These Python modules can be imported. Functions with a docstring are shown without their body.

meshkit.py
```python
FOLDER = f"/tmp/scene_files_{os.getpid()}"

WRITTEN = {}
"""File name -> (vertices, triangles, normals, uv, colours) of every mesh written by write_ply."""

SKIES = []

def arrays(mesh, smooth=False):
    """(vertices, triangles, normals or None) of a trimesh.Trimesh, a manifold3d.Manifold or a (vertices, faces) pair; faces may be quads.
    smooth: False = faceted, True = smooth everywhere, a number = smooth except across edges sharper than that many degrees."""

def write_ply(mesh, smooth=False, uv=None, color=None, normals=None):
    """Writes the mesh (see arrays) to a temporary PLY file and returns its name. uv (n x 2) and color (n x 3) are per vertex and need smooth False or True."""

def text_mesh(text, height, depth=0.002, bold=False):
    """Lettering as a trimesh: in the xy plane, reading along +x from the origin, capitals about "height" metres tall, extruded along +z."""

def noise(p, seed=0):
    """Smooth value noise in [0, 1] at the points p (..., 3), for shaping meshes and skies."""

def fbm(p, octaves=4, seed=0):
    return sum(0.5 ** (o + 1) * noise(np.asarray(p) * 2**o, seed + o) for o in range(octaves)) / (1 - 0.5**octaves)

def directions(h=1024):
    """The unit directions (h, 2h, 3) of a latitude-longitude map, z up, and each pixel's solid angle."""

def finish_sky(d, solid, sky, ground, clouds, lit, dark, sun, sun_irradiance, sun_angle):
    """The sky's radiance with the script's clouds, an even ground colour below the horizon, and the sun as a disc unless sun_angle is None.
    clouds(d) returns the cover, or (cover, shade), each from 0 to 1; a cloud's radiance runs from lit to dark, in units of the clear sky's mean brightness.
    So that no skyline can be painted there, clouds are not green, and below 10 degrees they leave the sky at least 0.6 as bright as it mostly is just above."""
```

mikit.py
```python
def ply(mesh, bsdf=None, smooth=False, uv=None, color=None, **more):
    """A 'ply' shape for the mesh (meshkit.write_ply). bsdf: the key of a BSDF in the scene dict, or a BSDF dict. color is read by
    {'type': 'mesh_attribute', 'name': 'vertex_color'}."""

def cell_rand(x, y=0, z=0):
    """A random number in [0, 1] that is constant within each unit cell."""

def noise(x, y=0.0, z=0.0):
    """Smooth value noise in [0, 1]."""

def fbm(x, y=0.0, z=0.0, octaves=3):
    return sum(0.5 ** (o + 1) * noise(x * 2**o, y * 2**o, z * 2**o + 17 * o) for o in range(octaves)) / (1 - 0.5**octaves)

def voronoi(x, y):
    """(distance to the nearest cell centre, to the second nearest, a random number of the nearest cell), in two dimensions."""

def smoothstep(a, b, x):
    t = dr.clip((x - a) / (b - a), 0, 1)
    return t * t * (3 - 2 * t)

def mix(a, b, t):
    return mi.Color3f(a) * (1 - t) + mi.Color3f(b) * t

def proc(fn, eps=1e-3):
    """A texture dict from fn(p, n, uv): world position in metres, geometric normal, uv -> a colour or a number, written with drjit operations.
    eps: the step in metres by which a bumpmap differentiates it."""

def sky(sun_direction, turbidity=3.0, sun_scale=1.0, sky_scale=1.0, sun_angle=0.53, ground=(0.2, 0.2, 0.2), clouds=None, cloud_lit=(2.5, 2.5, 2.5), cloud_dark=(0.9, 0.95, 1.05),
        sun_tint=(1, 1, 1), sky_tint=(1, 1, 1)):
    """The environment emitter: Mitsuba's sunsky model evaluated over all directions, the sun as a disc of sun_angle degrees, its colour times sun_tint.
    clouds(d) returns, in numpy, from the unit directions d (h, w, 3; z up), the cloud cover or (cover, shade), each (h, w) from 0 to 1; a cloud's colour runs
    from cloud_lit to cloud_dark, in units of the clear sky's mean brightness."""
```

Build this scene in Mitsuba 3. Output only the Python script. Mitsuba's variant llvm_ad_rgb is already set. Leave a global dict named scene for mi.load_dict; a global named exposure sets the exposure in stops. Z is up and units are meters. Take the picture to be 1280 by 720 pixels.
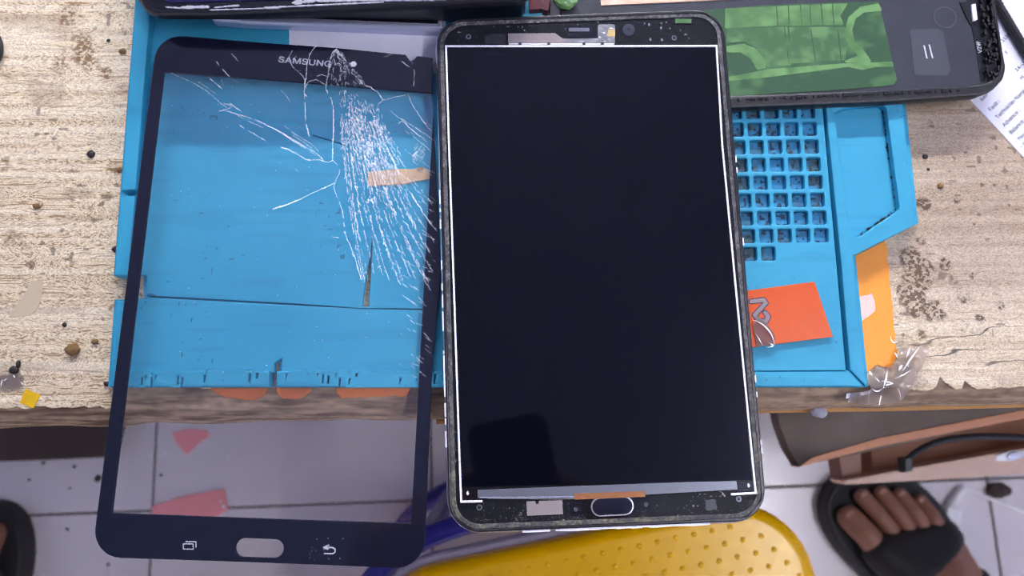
import math, random
import numpy as np, trimesh, drjit as dr, mitsuba as mi, mikit, meshkit
import manifold3d as m3
import shapely
from shapely import affinity
from shapely.geometry import Polygon, LineString, Point, box
from mikit import proc, noise, fbm, voronoi, cell_rand, smoothstep, mix
T = mi.ScalarTransform4f
RNG = random.Random(7)
NR = np.random.default_rng(11)

# ------------------------------------------------------------------ camera, sky, lamps, exposure
EYE = np.array([0.0, 0.0, 0.862]); TILT = math.radians(10.5); FOCAL = 955.0
FWD = np.array([0, math.sin(TILT), -math.cos(TILT)]); UPV = np.array([0, math.cos(TILT), math.sin(TILT)])
exposure = 0.0
scene, labels = {}, {}
scene['camera'] = {'type': 'thinlens', 'fov': math.degrees(2 * math.atan(640 / FOCAL)), 'fov_axis': 'x', 'aperture_radius': 0.0010,
                   'focus_distance': 0.272, 'near_clip': 0.004, 'far_clip': 50.0,
                   'to_world': T().look_at(origin=EYE.tolist(), target=(EYE + FWD).tolist(), up=UPV.tolist())}
SKY = 0.78
scene['daylight'] = {'type': 'constant', 'radiance': {'type': 'rgb', 'value': [1.55 * SKY, 1.55 * SKY, 1.70 * SKY]}}
LAMPS = [(0.10, 1.60, 1.36, 0, 255.0), (0.95, -0.45, 2.42, 90, 115.0)]     # x, y, z, turn about z, radiance of each tube lamp


# ------------------------------------------------------------------ helpers
def lin(*c):
    c = np.array(c, float) / 255
    return np.where(c < 0.04045, c / 12.92, ((c + 0.055) / 1.055) ** 2.4).tolist()


def rgb(c): return {'type': 'rgb', 'value': list(map(float, c))}


def bs(name, color, rough=0.5, spec=0.5, metal=0.0, coat=0.0, bump=None, bscale=0.0, sheen=0.0, two=False):
    d = {'type': 'principled', 'base_color': color if isinstance(color, dict) else rgb(color), 'roughness': rough, 'specular': spec, 'metallic': metal}
    if coat: d['clearcoat'] = coat; d['clearcoat_gloss'] = 0.93
    if bump: d = {'type': 'bumpmap', 'nested': d, 'arbitrary': bump, 'scale': bscale}
    d = {'type': 'twosided', 'bsdf': d}
    scene['mat_' + name] = d


def ray(px):
    p = np.atleast_2d(np.asarray(px, float))
    r, t = (p[:, 0] - 640) / FOCAL, (360 - p[:, 1]) / FOCAL
    return FWD + r[:, None] * np.array([1, 0, 0]) + t[:, None] * UPV


class Plane:
    """A flat resting place: a frame M whose local xy plane carries outlines measured in the photograph."""
    def __init__(s, M): s.M = np.asarray(M, float); s.I = np.linalg.inv(s.M)
    def at(s, px, z=0.0):
        n, o = s.M[:3, 2], s.M[:3, 3] + s.M[:3, 2] * z
        d = ray(px)
        w = EYE + d * (((o - EYE) @ n) / (d @ n))[:, None]
        return (w @ s.I[:3, :3].T + s.I[:3, 3])[:, :2]
    def poly(s, px, z=0.0, r=0.0):
        g = Polygon(s.at(px, z)).buffer(0)
        return rnd(g, r) if r else g
    def put(s, mesh):
        m = mesh.copy(); m.apply_transform(s.M); return m


def frame(o, rx=0, ry=0, rz=0):
    M = trimesh.transformations.euler_matrix(math.radians(rx), math.radians(ry), math.radians(rz), 'sxyz')
    M[:3, 3] = o
    return Plane(M)


WORLD = Plane(np.eye(4))


def rnd(g, r): return g.buffer(-r, quad_segs=6).buffer(2 * r, quad_segs=6).buffer(-r, quad_segs=6)


def polys(g): return [p for p in getattr(g, 'geoms', [g]) if isinstance(p, Polygon) and p.area > 1e-9]


def slab(g, z0, z1, bev=0.0, seg=2):
    """Extruded outline with a rounded top edge."""
    out = []
    for p in polys(g):
        p = shapely.geometry.polygon.orient(p.simplify(1e-6))
        rings = [np.array(r.coords)[:-1] for r in [p.exterior, *p.interiors]]
        v2, f = trimesh.creation.triangulate_polygon(p, engine='earcut')
        v2 = np.asarray(v2); f = np.asarray(f)
        base, ins = [], []
        for r in rings:
            a, b = r - np.roll(r, 1, 0), np.roll(r, -1, 0) - r
            a /= np.linalg.norm(a, axis=1, keepdims=True) + 1e-15; b /= np.linalg.norm(b, axis=1, keepdims=True) + 1e-15
            na, nb = np.stack([-a[:, 1], a[:, 0]], 1), np.stack([-b[:, 1], b[:, 0]], 1)
            ins.append((na + nb) / np.maximum(1 + (na * nb).sum(1, keepdims=True), 0.45)); base.append(r)
        n = sum(map(len, base)); B, N = np.vstack(base), np.vstack(ins)
        levels = [(0, z0)] + ([(bev * (1 - math.cos(k / seg * math.pi / 2)), z1 - bev + bev * math.sin(k / seg * math.pi / 2)) for k in range(seg + 1)] if bev else [(0, z1)])
        V = [np.column_stack([B + N * o, np.full(n, z)]) for o, z in levels]
        F, st = [], 0
        for r in base:
            m = len(r); i = np.arange(m) + st; j = np.roll(i, -1); st += m
            for k in range(len(levels) - 1):
                F += [np.stack([i + k * n, j + k * n, j + (k + 1) * n], 1), np.stack([i + k * n, j + (k + 1) * n, i + (k + 1) * n], 1)]
        from scipy.spatial import cKDTree
        idx = cKDTree(B).query(v2)[1]
        ft = idx[f]
        e = B[ft]; area = (e[:, 1, 0] - e[:, 0, 0]) * (e[:, 2, 1] - e[:, 0, 1]) - (e[:, 1, 1] - e[:, 0, 1]) * (e[:, 2, 0] - e[:, 0, 0])
        ft = np.where((area < 0)[:, None], ft[:, ::-1], ft)
        F += [ft + (len(levels) - 1) * n, ft[:, ::-1]]
        out.append(trimesh.Trimesh(np.vstack(V), np.vstack(F), process=False))
    return cat(out)


def cat(ms): return trimesh.util.concatenate(ms) if len(ms) > 1 else ms[0]


def bx(c, s, rz=0.0, M=None):
    m = trimesh.creation.box(extents=s)
    if rz: m.apply_transform(trimesh.transformations.rotation_matrix(math.radians(rz), [0, 0, 1]))
    m.apply_translation(c)
    return m


def spline(pts, n=40):
    from scipy.interpolate import CubicSpline
    p = np.asarray(pts, float)
    if len(p) < 3: return np.linspace(p[0], p[-1], n)
    d = np.r_[0, np.cumsum(np.linalg.norm(np.diff(p, axis=0), axis=1))]
    return CubicSpline(d, p)(np.linspace(0, d[-1], n))


def tube(pts, r, sides=10, closed=False):
    p = np.asarray(pts, float); n = len(p)
    t = np.roll(p, -1, 0) - np.roll(p, 1, 0) if closed else np.gradient(p, axis=0)
    t /= np.linalg.norm(t, axis=1, keepdims=True) + 1e-12
    a = np.cross(t, [0, 0, 1.0]); bad = np.linalg.norm(a, axis=1) < 0.2
    a[bad] = np.cross(t[bad], [1.0, 0, 0]); a /= np.linalg.norm(a, axis=1, keepdims=True)
    b = np.cross(a, t); an = np.arange(sides) * 2 * np.pi / sides
    R = np.broadcast_to(r, (n,))
    v = p[:, None] + R[:, None, None] * (np.cos(an)[None, :, None] * a[:, None] + np.sin(an)[None, :, None] * b[:, None])
    i, j = np.meshgrid(np.arange(n if closed else n - 1), np.arange(sides), indexing='ij'); k = (i + 1) % n
    q = np.stack([i * sides + j, i * sides + (j + 1) % sides, k * sides + (j + 1) % sides, k * sides + j], -1).reshape(-1, 4)
    v = v.reshape(-1, 3); f = np.vstack([q[:, [0, 1, 2]], q[:, [0, 2, 3]]])
    if not closed:
        c = len(v); v = np.vstack([v, p[:1], p[-1:]]); jj = np.arange(sides); e = (n - 1) * sides
        f = np.vstack([f, np.stack([np.full(sides, c), (jj + 1) % sides, jj], 1), np.stack([np.full(sides, c + 1), e + jj, e + (jj + 1) % sides], 1)])
    return trimesh.Trimesh(v, f[:, ::-1], process=False)


def ring3(g, z, n=80):
    c = np.array([g.exterior.interpolate(k / n, normalized=True).coords[0] for k in range(n)])
    return np.column_stack([c, np.full(n, z)])


def disc(c, r, z0, z1, bev=0.0, sx=1.0, rot=0):
    return slab(affinity.rotate(affinity.scale(Point(*c).buffer(r, quad_segs=6), sx, 1), rot), z0, z1, bev)


def lump(c, s, seed, sub=2, amp=0.35):
    m = trimesh.creation.icosphere(subdivisions=sub)
    v = m.vertices * (1 - amp / 2 + amp * meshkit.fbm(m.vertices * 2.1 + seed * 7.3, 3, seed))[:, None]
    m.vertices = v * np.asarray(s) + np.asarray(c)
    return m


def numbered(key):
    if key not in scene and key not in labels: return key
    k = 1
    while f'{key}_{k:03d}' in scene or f'{key}_{k:03d}' in labels: k += 1
    return f'{key}_{k:03d}'


def add(name, mesh, mat, parent=None, fr=None, smooth=30, label=None, kind=None, **more):
    key = numbered(parent + '__' + name if parent else name)
    if fr is not None: mesh = fr.put(mesh)
    scene[key] = mikit.ply(mesh, 'mat_' + mat, smooth=smooth, **more)
    d = {}
    if label: d['label'] = label
    if kind: d['kind'] = kind
    if d: labels[key] = {**labels.get(key, {}), **d}
    return key


def thing(name, label, cat_, group=None):
    key = numbered(name)
    labels[key] = {'label': label, 'category': cat_}
    if group: labels[key]['group'] = group
    return key


def one(name, mesh, mat, label, cat_, group=None, fr=None, smooth=30, kind=None):
    key = add(name, mesh, mat, None, fr, smooth)
    labels[key] = {'label': label, 'category': cat_}
    if group: labels[key]['group'] = group
    if kind: labels[key]['kind'] = kind
    return key


def jag(px, amp, step, seed):
    """The same outline in the photograph's measure with a torn, jagged edge."""
    r = random.Random(seed); out = []
    for a, b in zip(px, px[1:] + px[:1]):
        n = max(1, int(math.dist(a, b) / step))
        for k in range(n):
            t = k / n; j = amp if k else amp * 0.3
            out.append((a[0] + (b[0] - a[0]) * t + r.uniform(-j, j), a[1] + (b[1] - a[1]) * t + r.uniform(-j, j)))
    return out


# ------------------------------------------------------------------ materials
STAINS = [(85, 20, 26, .9), (96, 55, 24, .8), (112, 78, 20, .7), (135, 92, 9, 1.2), (72, 82, 18, .6), (110, 145, 14, .7), (142, 213, 13, .9), (100, 195, 16, .5), (48, 259, 10, .9), (14, 300, 22, .5), (112, 262, 10, .6), (20, 330, 16, .4),
          (1163, 155, 8, .9), (1154, 254, 10, 1.3), (1136, 320, 15, .9), (1150, 345, 19, 1.0), (1134, 358, 18, .9), (1168, 388, 16, .8), (1150, 415, 14, .8), (1225, 398, 9, .9), (1205, 372, 13, .6), (1128, 150, 10, .6), (1146, 385, 14, .8), (118, 505, 9, .7), (1180, 200, 12, .4), (1182, 330, 9, .7), (1192, 352, 11, .7), (1216, 345, 7, .7), (1128, 428, 9, .8), (1250, 382, 7, .6), (1204, 412, 7, .7), (1152, 300, 8, .7), (1196, 250, 6, .5)]
_sw = WORLD.at([q[:2] for q in STAINS], 0.58)
STAINS = [(float(w[0]), float(w[1]), q[2] * 2.95e-4, q[3] * (1.45 if q[0] > 900 else 1.15)) for w, q in zip(_sw, STAINS)]


def wood_fn(p, n, uv):
    x, y = p.x, p.y
    wob = y + 0.003 * noise(x * 9, y * 14)
    band = fbm(x * 9, wob * 520, 3.0, 3)
    s1 = noise(x * 1150 + 40 * noise(x * 60, wob * 200), wob * 2700)
    s2 = noise(x * 2100 + 9, wob * 3300)
    side = smoothstep(0.10, 0.17, x)
    low = 1 - smoothstep(0.035, 0.06, y)
    c = mix(lin(231, 217, 188), lin(214, 195, 160), smoothstep(0.3, 0.75, band))
    c = mix(c, mix(lin(196, 178, 156), lin(160, 140, 120), band), side * (1 - 0.55 * low))
    dash = smoothstep(0.52, 0.80, s1) * (0.40 + 0.60 * smoothstep(0.3, 0.7, band))
    c = mix(c, lin(142, 112, 74), dash * (0.85 - 0.35 * side))
    c = c * (0.72 + 0.50 * s2)
    line = smoothstep(0.62, 0.75, noise(x * 10, wob * 620, 7.0)) * smoothstep(0.45, 0.7, noise(x * 60, wob * 90, 2.0))
    c = mix(c, lin(140, 116, 92), line * 0.35)
    ridge = 1 - dr.abs(2 * noise(x * 9 + 4, (y + 0.0022 * fbm(x * 150, y * 50, 2.0, 2)) * 240, 6.0) - 1)
    c = mix(c, lin(58, 46, 38), smoothstep(0.982, 0.996, ridge) * smoothstep(0.42, 0.52, noise(x * 26, y * 130, 12.0)) * smoothstep(0.13, 0.16, x) * low * 0.85)
    h = fbm(x * 520, y * 620, 2.0, 3)
    g = fbm(x * 130, y * 130, 5.0, 2)
    smear = mi.Float(0)
    for sx, sy, r, k in STAINS:
        d2 = (dr.square(x - sx) + dr.square(y - sy)) / (r * r)
        smear += k * dr.exp(-d2)
    smear = smoothstep(0.42, 0.95, smear * (0.35 + 1.3 * g) * (0.55 + 0.9 * h) + 0.10 * smoothstep(.55, .8, g))
    grit = smoothstep(0.36, 0.62, 0.55 * noise(x * 780, y * 980, 9.0) + 0.45 * noise(x * 1700, y * 2100, 3.0))
    c = mix(c, mix(lin(128, 98, 60), lin(84, 62, 44), side), smear * (0.22 + 0.72 * grit))
    spots = smoothstep(0.80, 0.9, noise(x * 420, y * 520, 4.0)) * smoothstep(0.45, 0.7, noise(x * 50, y * 50, 1.0))
    return mix(c, lin(80, 60, 42), spots * 0.6)


def core_fn(p, n, uv):
    a = fbm(p.x * 60, p.y * 500, p.z * 500, 3)
    b = noise(p.x * 420, p.y * 700, p.z * 700)
    c = mix(lin(190, 164, 134), lin(112, 88, 70), smoothstep(0.25, 0.75, a))
    c = mix(c, lin(158, 136, 118), smoothstep(-0.12, 0.02, p.x) * 0.5)
    return c * (0.8 + 0.5 * b)


def mat_fn(p, n, uv):
    a = fbm(p.x * 22, p.y * 26, p.z * 5, 3)
    sp = smoothstep(0.90, 0.95, noise(p.x * 800, p.y * 800, 3.0)) * smoothstep(0.66, 0.80, noise(p.x * 60, p.y * 60, 8.0))
    scuff = smoothstep(0.70, 0.80, noise(p.x * 45, p.y * 420, 5.0)) * 0.10
    c = mix(lin(60, 160, 192), lin(50, 148, 182), a)
    return mix(mix(c, lin(30, 60, 82), sp * 0.5), lin(20, 80, 120), scuff)


def cell_fn(p, n, uv):
    d = fbm(p.x * 420, p.y * 420, 1.0, 3)
    k = smoothstep(0.35, 0.75, noise(p.x * 60, p.y * 60, 2.0) * 0.5 + d * 0.6)
    c = mix(lin(52, 130, 172), lin(62, 84, 88), k * 0.95)
    return mix(c, lin(38, 36, 32), smoothstep(0.66, 0.78, noise(p.x * 900, p.y * 900)) * 0.8)


def tile_fn(p, n, uv):
    a = fbm(p.x * 6, p.y * 6, 1.0, 3)
    return mix(lin(228, 222, 226), lin(200, 194, 200), a)


def glue_fn(p, n, uv):
    a = noise(p.x * 1500, p.y * 1500, p.z * 900)
    b = fbm(p.x * 260, p.y * 260, 1.0, 2)
    low = 1 - smoothstep(-0.025, 0.03, p.y)
    c = mix(lin(64, 64, 68), mix(lin(118, 117, 118), lin(122, 118, 98), low), smoothstep(0.35, 0.9, a * 0.55 + b * 0.5))
    return mix(c, lin(180, 178, 172), smoothstep(0.90, 0.98, a) * 0.6)


def dust_fn(p, n, uv):
    a = smoothstep(0.88, 0.97, noise(p.x * 1300, p.y * 1300, 4.0)) * smoothstep(0.4, 0.7, noise(p.x * 140, p.y * 140))
    b = fbm(p.x * 120, p.y * 160, 1.0, 2)
    return mix(mix(lin(14, 14, 20), lin(25, 26, 34), b), lin(170, 168, 160), a * 0.8)


def cover_fn(p, n, uv):
    b = fbm(p.x * 40, p.y * 60, 1.0, 3)
    return mix(lin(60, 63, 70), lin(48, 50, 56), b)


def green_fn(p, n, uv):
    b = fbm(p.x * 110, p.y * 150, 1.0, 3)
    st = noise(p.x * 300, p.y * 60)
    return mix(lin(112, 154, 96), lin(84, 122, 74), smoothstep(0.35, 0.7, b * 0.75 + st * 0.25))


def green_dark_fn(p, n, uv):
    b = fbm(p.x * 90, p.y * 130, 5.0, 3)
    return mix(lin(60, 90, 62), lin(80, 116, 76), smoothstep(0.5, 0.72, b))


def green_mid_fn(p, n, uv):
    b = fbm(p.x * 150, p.y * 170, 9.0, 3)
    return mix(lin(74, 108, 70), lin(104, 142, 92), smoothstep(0.35, 0.75, b))


def kraft_fn(p, n, uv):
    b = fbm(p.x * 260, p.y * 260, 1.0, 3)
    k = smoothstep(0.56, 0.66, noise(p.x * 260, p.y * 160, 3.0)) * smoothstep(0.42, 0.5, noise(p.x * 120, 2.0))
    return mix(mix(lin(216, 184, 148), lin(194, 158, 118), b), lin(130, 96, 80), k * 0.7)


def panel_fn(p, n, uv):
    b = fbm(p.x * 40, p.y * 60, 1.0, 3)
    s = smoothstep(0.52, 0.7, noise(p.x * 14 + 3, p.y * 26, 6.0))
    return mix(mix(lin(128, 116, 108), lin(100, 88, 80), b), lin(46, 40, 38), s * 0.8)


def skin_fn(p, n, uv):
    b = fbm(p.x * 50, p.y * 50, p.z * 50, 3)
    return mix(lin(150, 104, 84), lin(118, 78, 62), b)


bs('wood', proc(wood_fn), 0.42, 0.4)
bs('core', proc(core_fn), 0.8, 0.2, bump=proc(lambda p, n, uv: fbm(p.x * 120, p.y * 900, p.z * 900, 3), 2e-4), bscale=0.0012)
bs('ochre', lin(190, 140, 84), 0.6)
bs('mat', proc(mat_fn), 0.5, 0.35)
bs('cell', proc(cell_fn), 0.6, 0.3)
bs('tile', proc(tile_fn), 0.22, 0.5)
bs('grout', lin(92, 82, 78), 0.9)
bs('wall', lin(150, 152, 172), 0.9)
bs('ceiling', lin(128, 130, 158), 0.9)
bs('glue', proc(glue_fn), 0.6, 0.4, bump=proc(lambda p, n, uv: noise(p.x * 1500, p.y * 1500, 2.0), 1e-4), bscale=0.0002)
bs('dusty_black', proc(dust_fn), 0.45, 0.15)
bs('black', lin(22, 22, 28), 0.35)
bs('black_gloss', lin(14, 14, 20), 0.12)
bs('lcd', lin(7, 8, 18), 0.02, 0.20)
bs('bezel', lin(19, 22, 38), 0.10, 0.42)
bs('chrome', lin(200, 200, 210), 0.18, metal=1.0)
bs('white', lin(225, 225, 236), 0.6)
bs('frame_white', lin(238, 238, 246), 0.5)
bs('crack', lin(246, 248, 252), 0.6)  # white of the glass cracks, also used for painted glints
bs('silver', lin(180, 180, 186), 0.32, metal=0.85)
bs('print_silver', lin(196, 198, 208), 0.4)
bs('print_dark', lin(64, 64, 72), 0.5)
bs('taupe', lin(142, 132, 132), 0.45)
bs('foil', lin(136, 136, 140), 0.4, metal=0.4, bump=proc(lambda p, n, uv: noise(p.x * 1100, p.y * 1100, 2.0), 1e-4), bscale=0.0003)
bs('gold', lin(226, 198, 132), 0.3, metal=0.5)
bs('lens', lin(56, 60, 70), 0.15)
bs('flex', lin(112, 116, 126), 0.3, metal=0.3)
bs('copper', lin(150, 96, 56), 0.4, metal=0.2)
bs('paper', lin(222, 222, 236), 0.8)
bs('ink', lin(60, 60, 76), 0.8)
bs('cover', proc(cover_fn), 0.38, 0.4)
bs('cover_mark', lin(68, 71, 78), 0.42)
bs('rubber', lin(20, 20, 23), 0.5)
bs('green', proc(green_fn), 0.25, 0.5)
bs('green_dark', proc(green_dark_fn), 0.22, 0.5)
bs('green_mid', proc(green_mid_fn), 0.25, 0.5)
bs('green_lump', lin(130, 176, 110), 0.2, 0.6)
bs('beige', lin(228, 196, 168), 0.7)
bs('red_dark', lin(92, 42, 46), 0.35)
bs('navy_glass', lin(26, 24, 66), 0.08)
bs('phone_black', lin(22, 22, 32), 0.38)
bs('rim_silver', lin(186, 190, 214), 0.28, metal=0.5)
bs('chips', lin(166, 164, 176), 0.6)
bs('orange', lin(240, 148, 40), 0.45)
bs('orange_deep', lin(232, 130, 66), 0.5)
bs('orange_card', lin(208, 84, 28), 0.3)
bs('pink_tape', lin(226, 196, 184), 0.8)
bs('logo_grey', lin(140, 124, 122), 0.5)
bs('logo_blue', lin(44, 44, 84), 0.5)
bs('kraft', proc(kraft_fn), 0.8)
bs('yellow', lin(248, 190, 0), 0.24, 0.35)
bs('lilac', lin(170, 164, 182), 0.4)
bs('blue_tube', lin(44, 42, 128), 0.3)
bs('panel', proc(panel_fn), 0.8)
bs('strip_wood', lin(206, 146, 112), 0.6)
bs('drawer_brown', lin(140, 88, 58), 0.55)
bs('board_pink', lin(216, 184, 166), 0.6)
bs('board_dim', lin(150, 112, 96), 0.6)
bs('dark_brown', lin(58, 46, 42), 0.8)
bs('skin', proc(skin_fn), 0.55)
bs('nail', lin(170, 128, 112), 0.35)
bs('sandal', lin(20, 19, 21), 0.6)
bs('sandal_bed', lin(26, 25, 27), 0.8)
bs('trousers', lin(30, 30, 36), 0.9)
bs('shirt', lin(70, 76, 96), 0.9)
bs('hair', lin(22, 19, 18), 0.6)
bs('plug_white', lin(232, 232, 236), 0.4)
bs('cable_white', lin(238, 236, 236), 0.5)
bs('cable_black', lin(30, 31, 40), 0.45)
bs('plug_dark', lin(52, 60, 62), 0.5)
bs('red_film', lin(238, 146, 148), 0.3)
bs('sticker_yellow', lin(222, 178, 10), 0.5)
bs('crumb', lin(122, 92, 56), 0.9)
bs('crumb_dark', lin(34, 30, 28), 0.7)
bs('film_beige', lin(196, 180, 150), 0.35)
bs('lamp_body', lin(230, 230, 230), 0.5)
scene['mat_pane'] = {'type': 'thindielectric', 'int_ior': 1.5}
scene['mat_film'] = {'type': 'principledthin', 'base_color': rgb(lin(226, 218, 214)), 'roughness': 0.12, 'spec_trans': 0.80, 'eta': 1.5, 'diff_trans': 0.9}

# ------------------------------------------------------------------ the room
def struct(key, mesh, mat, smooth=False):
    scene[key] = mikit.ply(mesh, 'mat_' + mat, smooth=smooth); labels[key] = {'kind': 'structure'}


struct('floor', bx([0, -0.2, -0.03], [3.7, 4.0, 0.0560]), 'grout')
struct('wall_left', bx([-1.75, -0.2, 1.25], [0.1, 3.9, 2.6]), 'wall')
struct('wall_right', bx([1.75, -0.2, 1.25], [0.1, 3.9, 2.6]), 'wall')
struct('wall_back', bx([0, 1.75, 1.25], [3.6, 0.1, 2.6]), 'wall')
struct('ceiling', bx([0, -0.2, 2.6], [3.6, 4.0, 0.1]), 'ceiling')
# floor tiles laid on a grid turned two degrees
A, B_ = WORLD.at([(192, 600)])[0], WORLD.at([(1236, 614)])[0]
ang = math.atan2(*(WORLD.at([(1000, 607.5)])[0] - WORLD.at([(330, 633)])[0])[::-1])
ex, ey = np.array([math.cos(ang), math.sin(ang)]), np.array([-math.sin(ang), math.cos(ang)])
pitch = abs((B_ - A) @ ex) / 3
org = A + ey * ((WORLD.at([(330, 633)])[0] - A) @ ey)
tile_mesh = slab(box(-pitch / 2 + .0013, -pitch / 2 + .0013, pitch / 2 - .0013, pitch / 2 - .0013), -0.0040, 0.0, 0.0008, 1)
tile_ply = mikit.ply(tile_mesh, 'mat_tile', smooth=False)
for i in range(-8, 8):
    for j in range(-9, 8):
        c = org + ex * (i + .5) * pitch + ey * (j + .5) * pitch
        if abs(c[0]) < 1.68 and -2.05 < c[1] < 1.68:
            scene[numbered('floor__tile')] = {**tile_ply, 'to_world': T().translate([c[0], c[1], 0]).rotate([0, 0, 1], math.degrees(ang))}
for k, (x, y, z, turn, power) in enumerate(LAMPS):  # second lamp is unseen, added to brighten the stool and floor
    t = thing('tube_lamp', ['white tube lamp on the wall behind the bench', 'added white ceiling tube lamp along the right side of the room'][k], 'lamp')
    P = frame([x, y, z], rz=turn)
    add('housing', bx([0, 0.06, 0] if k == 0 else [0, 0, 0.085], [1.22, 0.07, 0.07] if k == 0 else [1.22, 0.06, 0.09]), 'lamp_body', t, P)
    key = add('tube', tube(np.linspace([-0.6, 0, 0], [0.6, 0, 0], 8), 0.02, 14), 'lamp_body', t, P)
    scene[key]['emitter'] = {'type': 'area', 'radiance': rgb([power, power * 0.99, power * 1.02])}
    for s in (-1, 1): add('cap', bx([s * 0.605, 0.012, 0] if k == 0 else [s * 0.605, 0, 0.02], [0.02, 0.06, 0.05]), 'lamp_body', t, P)

# ------------------------------------------------------------------ the workbench
ZT = 0.580
bench = thing('workbench', 'worn workbench with pale speckled wood grain top and chipped front edge', 'table')
e0, e1 = WORLD.at([(0, 537)], 0.572)[0], WORLD.at([(1280, 507)], 0.566)[0]
ea = math.atan2(*(e1 - e0)[::-1])
BF = frame([e0[0], e0[1], 0], rz=math.degrees(ea))          # bench frame: x along the front edge
prof, R = [], 0.011
for k in range(9):
    q = k / 8 * math.pi / 2
    prof.append((R - R * math.sin(q), ZT - 0.0007 - R + R * math.cos(q)))
prof += [(0.0, 0.5625), (0.52, 0.5625), (0.52, ZT - 0.0007)]
nx = 120
xs = np.linspace(-0.32, 0.95, nx)
pr = np.array(prof); m_ = len(pr)
V = np.zeros((nx, m_, 3)); V[:, :, 0] = xs[:, None]; V[:, :, 1] = pr[:, 0]; V[:, :, 2] = pr[:, 1]
ch = meshkit.fbm(np.column_stack([xs * 55, np.zeros(nx), np.zeros(nx)]), 3, 4) - 0.5
V[:, 3:10, 1] += np.abs(ch)[:, None] * 0.0042
i, j = np.meshgrid(np.arange(nx - 1), np.arange(m_), indexing='ij'); jn = (j + 1) % m_
q = np.stack([i * m_ + j, (i + 1) * m_ + j, (i + 1) * m_ + jn, i * m_ + jn], -1).reshape(-1, 4)
cap = trimesh.creation.triangulate_polygon(Polygon(pr), engine='earcut')[1]
core = trimesh.Trimesh(V.reshape(-1, 3), np.vstack([q[:, [0, 1, 2]], q[:, [0, 2, 3]]]), process=False)
core.fix_normals()
add('board_core', core, 'core', bench, BF, label='brown crumbling board under the peeled front edge')
front = []
RJ = random.Random(5)
u = -360
while u < 1125:
    base_v = 512 - 0.013 * max(u, 0) if u < 150 else 484
    front.append((u, base_v + RJ.uniform(-4, 2)))
    u += RJ.uniform(6, 13)
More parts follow.
